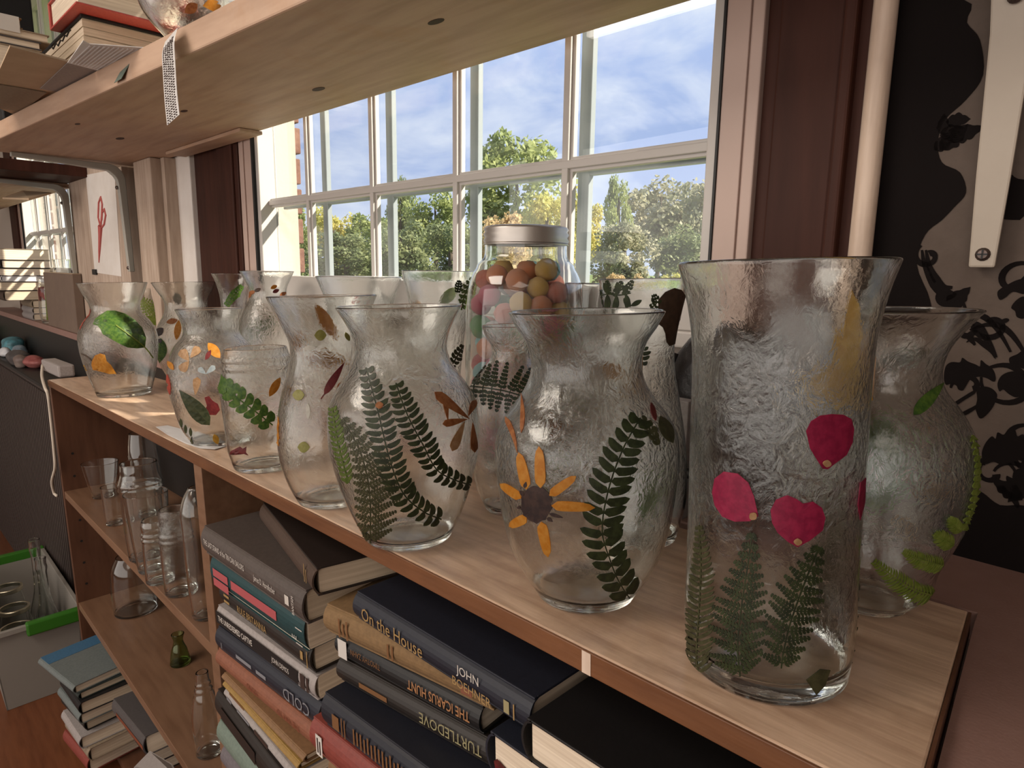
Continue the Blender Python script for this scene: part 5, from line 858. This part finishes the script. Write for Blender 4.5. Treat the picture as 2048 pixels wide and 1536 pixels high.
def cjar(x, y, lab):
    k = 'c%f' % x; VD[k] = dict(c=[x, y], f='B', zb=ZF+.0065, r0=.046, p=[[ZF+.02, .05], [ZF+.18, .051], [ZF+.215, .045], [ZF+.245, .045]])
    o = vessel(k, 'canning_jar', lab, 'clear', cat='jar', group=None)
    z = ZF+.247; V, Fc = lathe([(.0475, z-.014), (.0485, z-.012), (.0485, z), (.0472, z+.0025), (.0405, z+.0025), (.0405, z+.0008), (.0465, z), (.0465, z-.014)], (x, y), 48); part(o, 'metal_ring', V, Fc, M['ring'], smooth=False, bevel=.0008)
for p, lab in (((15, 1175), 'ringed canning jar farthest back in the tub'), ((28, 1215), 'ringed canning jar in the middle of the tub row'), ((32, 1255), 'ringed canning jar nearest the tub front')): q = at(*p, 'Z', ZF+.247); cjar(q[0], q[1], lab)
for k, (p, lab) in enumerate((((85, 1075), 'taller clear narrow-necked bottle in the tub'), ((104, 1110), 'shorter clear narrow-necked bottle in the tub'))):
    hb_ = .47 if k == 0 else .43; q = at(*p, 'Z', ZF+hb_)
    VD['t%d' % k] = dict(c=[min(q[0], x1-.07), min(q[1], y1-.07)], f='B', zb=ZF+.0065, r0=.042, p=[[ZF+.03, .046], [ZF+.14, .046], [ZF+.20, .036], [ZF+.27, .020], [ZF+.36, .0155], [ZF+.41*hb_/.47, .0155], [ZF+hb_-.035, .0185], [ZF+hb_-.02, .0165], [ZF+hb_, .0185]])
    vessel('t%d' % k, 'glass_bottle', lab, 'clear', cat='bottle')
# ------------------------------------------------------------------ outdoors
struct('ground', *box(-260, 120, .95, 260, -1.75, -1.65), M['grass'], 'W')
def crown_mesh(seed, n, ls):
    r = np.random.RandomState(seed); C = []; k = 26
    for i in range(k):
        z = r.uniform(-.85, .9); w = math.sqrt(max(.12, 1-abs(z)**2.6))*.74; a = r.uniform(0, 6.283); C.append((w*math.cos(a)*r.uniform(.4, 1), w*math.sin(a)*r.uniform(.4, 1), z, r.uniform(.22, .42)))
    V = np.zeros((n*4, 3)); idx = r.randint(0, k, n)
    for i in range(n):
        cx, cy, cz, rr = C[idx[i]]; d = r.normal(size=3); d /= np.linalg.norm(d); p = np.array((cx, cy, cz))+d*rr*r.uniform(.55, 1.03)
        u = r.normal(size=3); u /= np.linalg.norm(u); v = np.cross(u, d+r.normal(size=3)*.5); v /= np.linalg.norm(v)+1e-9; s = ls*r.uniform(.6, 1.3)
        V[4*i:4*i+4] = (p-u*s, p+v*s*.6, p+u*s, p-v*s*.6)
    me = bpy.data.meshes.new('crown'); me.from_pydata(V.tolist(), [], [(4*i, 4*i+1, 4*i+2, 4*i+3) for i in range(n)]); me.materials.append(None); return me
CM = [crown_mesh(s, 6500, .055) for s in (1, 2, 3)]
LM = {k: mat('foliage_'+k, a, .6, b, 1.3, trans=.45, lo=.38, hi=.62) for k, a, b in (('green', (.27, .32, .12), (.42, .45, .17)), ('yellow', (.52, .50, .13), (.68, .58, .20)), ('olive', (.32, .32, .20), (.46, .42, .28)), ('dark', (.19, .23, .11), (.29, .31, .14)), ('orange', (.58, .42, .20), (.66, .50, .28)))}
def tree(px, py, wpx, D, k, label, base=-1.65, i=0, cat='tree', grp=None):
    d = rays((px, py), 'W')[0]; h = math.hypot(d[0], d[1]); P = CP+d*(D/h); hr = wpx/F*D*h/math.hypot(h, d[2])*.5*F/h if 0 else wpx*D/h*.5
    t = thing(cat if cat != 'tree' else 'tree', label, cat, (P[0], P[1], base), 'W', grp)
    H = P[2]-base; cb = base+H*(.10 if cat == 'tree' else 0)
    o = bpy.data.objects.new('crown', CM[i % 3]); COL.objects.link(o); o.parent = t; o['kind'] = 'stuff'
    o.material_slots[0].link = 'OBJECT'; o.material_slots[0].material = LM[k]
    o.matrix_local = Matrix.Translation((0, 0, (cb+P[2])/2-base)) @ Matrix.Rotation(i*1.3, 4, 'Z') @ Matrix.Diagonal((hr, hr, (P[2]-cb)/2/1.15, 1))
    if cat == 'tree': part(t, 'trunk', *tube([(P[0], P[1], base-.1), (P[0]+.1, P[1], base+H*.4), (P[0], P[1], base+H*.8)], [.26, .2, .08], 8), M['bark'])
g_ = 'trees beyond the window'
for i, a in enumerate(((1035, 262, 250, 52, 'green', 'tallest broad green tree beyond the window, above the lidded jar'), (1165, 375, 120, 64, 'yellow', 'yellow-green tree right of the tallest one, behind a window bar'), (1000, 420, 130, 34, 'orange', 'low yellow-orange tree left of the lidded jar'),
                       (1095, 380, 130, 42, 'yellow', 'bright yellow-green crown directly above the jar lid'), (1325, 345, 210, 74, 'olive', 'broad pale olive tree in the rightmost window pane'), (1240, 345, 70, 52, 'green', 'slender tree between the yellow-green and pale olive trees'),
                       (1420, 350, 150, 56, 'olive', 'pale tree at the right edge of the window'), (870, 372, 150, 64, 'green', 'dense green tree in the middle pane, left of the tallest tree'), (798, 345, 70, 76, 'dark', 'narrow pointed dark tree rising over its neighbours'),
                       (740, 425, 130, 56, 'green', 'mid green tree in the second pane from the brick edge'), (665, 405, 130, 66, 'yellow', 'yellowish tree in the second pane, nearest the brick edge'), (590, 410, 120, 54, 'green', 'green tree touching the outside brick edge'),
                       (900, 440, 150, 42, 'dark', 'dark lower tree before the dense middle tree'), (800, 440, 150, 36, 'dark', 'dark lower tree under the narrow pointed one'), (690, 460, 170, 44, 'dark', 'shaded low tree before the yellowish left tree'), (1250, 440, 140, 40, 'olive', 'hazy low tree under the slender tree'), (1370, 450, 150, 42, 'dark', 'shaded low tree under the pale right tree'))):
    tree(*a, i=i)
for i, a in enumerate(((1232, 545, 60, 30, 'orange', 'left orange shrub low outside, behind the slender fern vase'), (1285, 547, 60, 31, 'orange', 'right orange shrub low outside, behind the slender fern vase'), (1340, 543, 60, 28, 'yellow', 'lime shrub low outside, behind the brown leaf'))): tree(*a, i=i, cat='shrub')
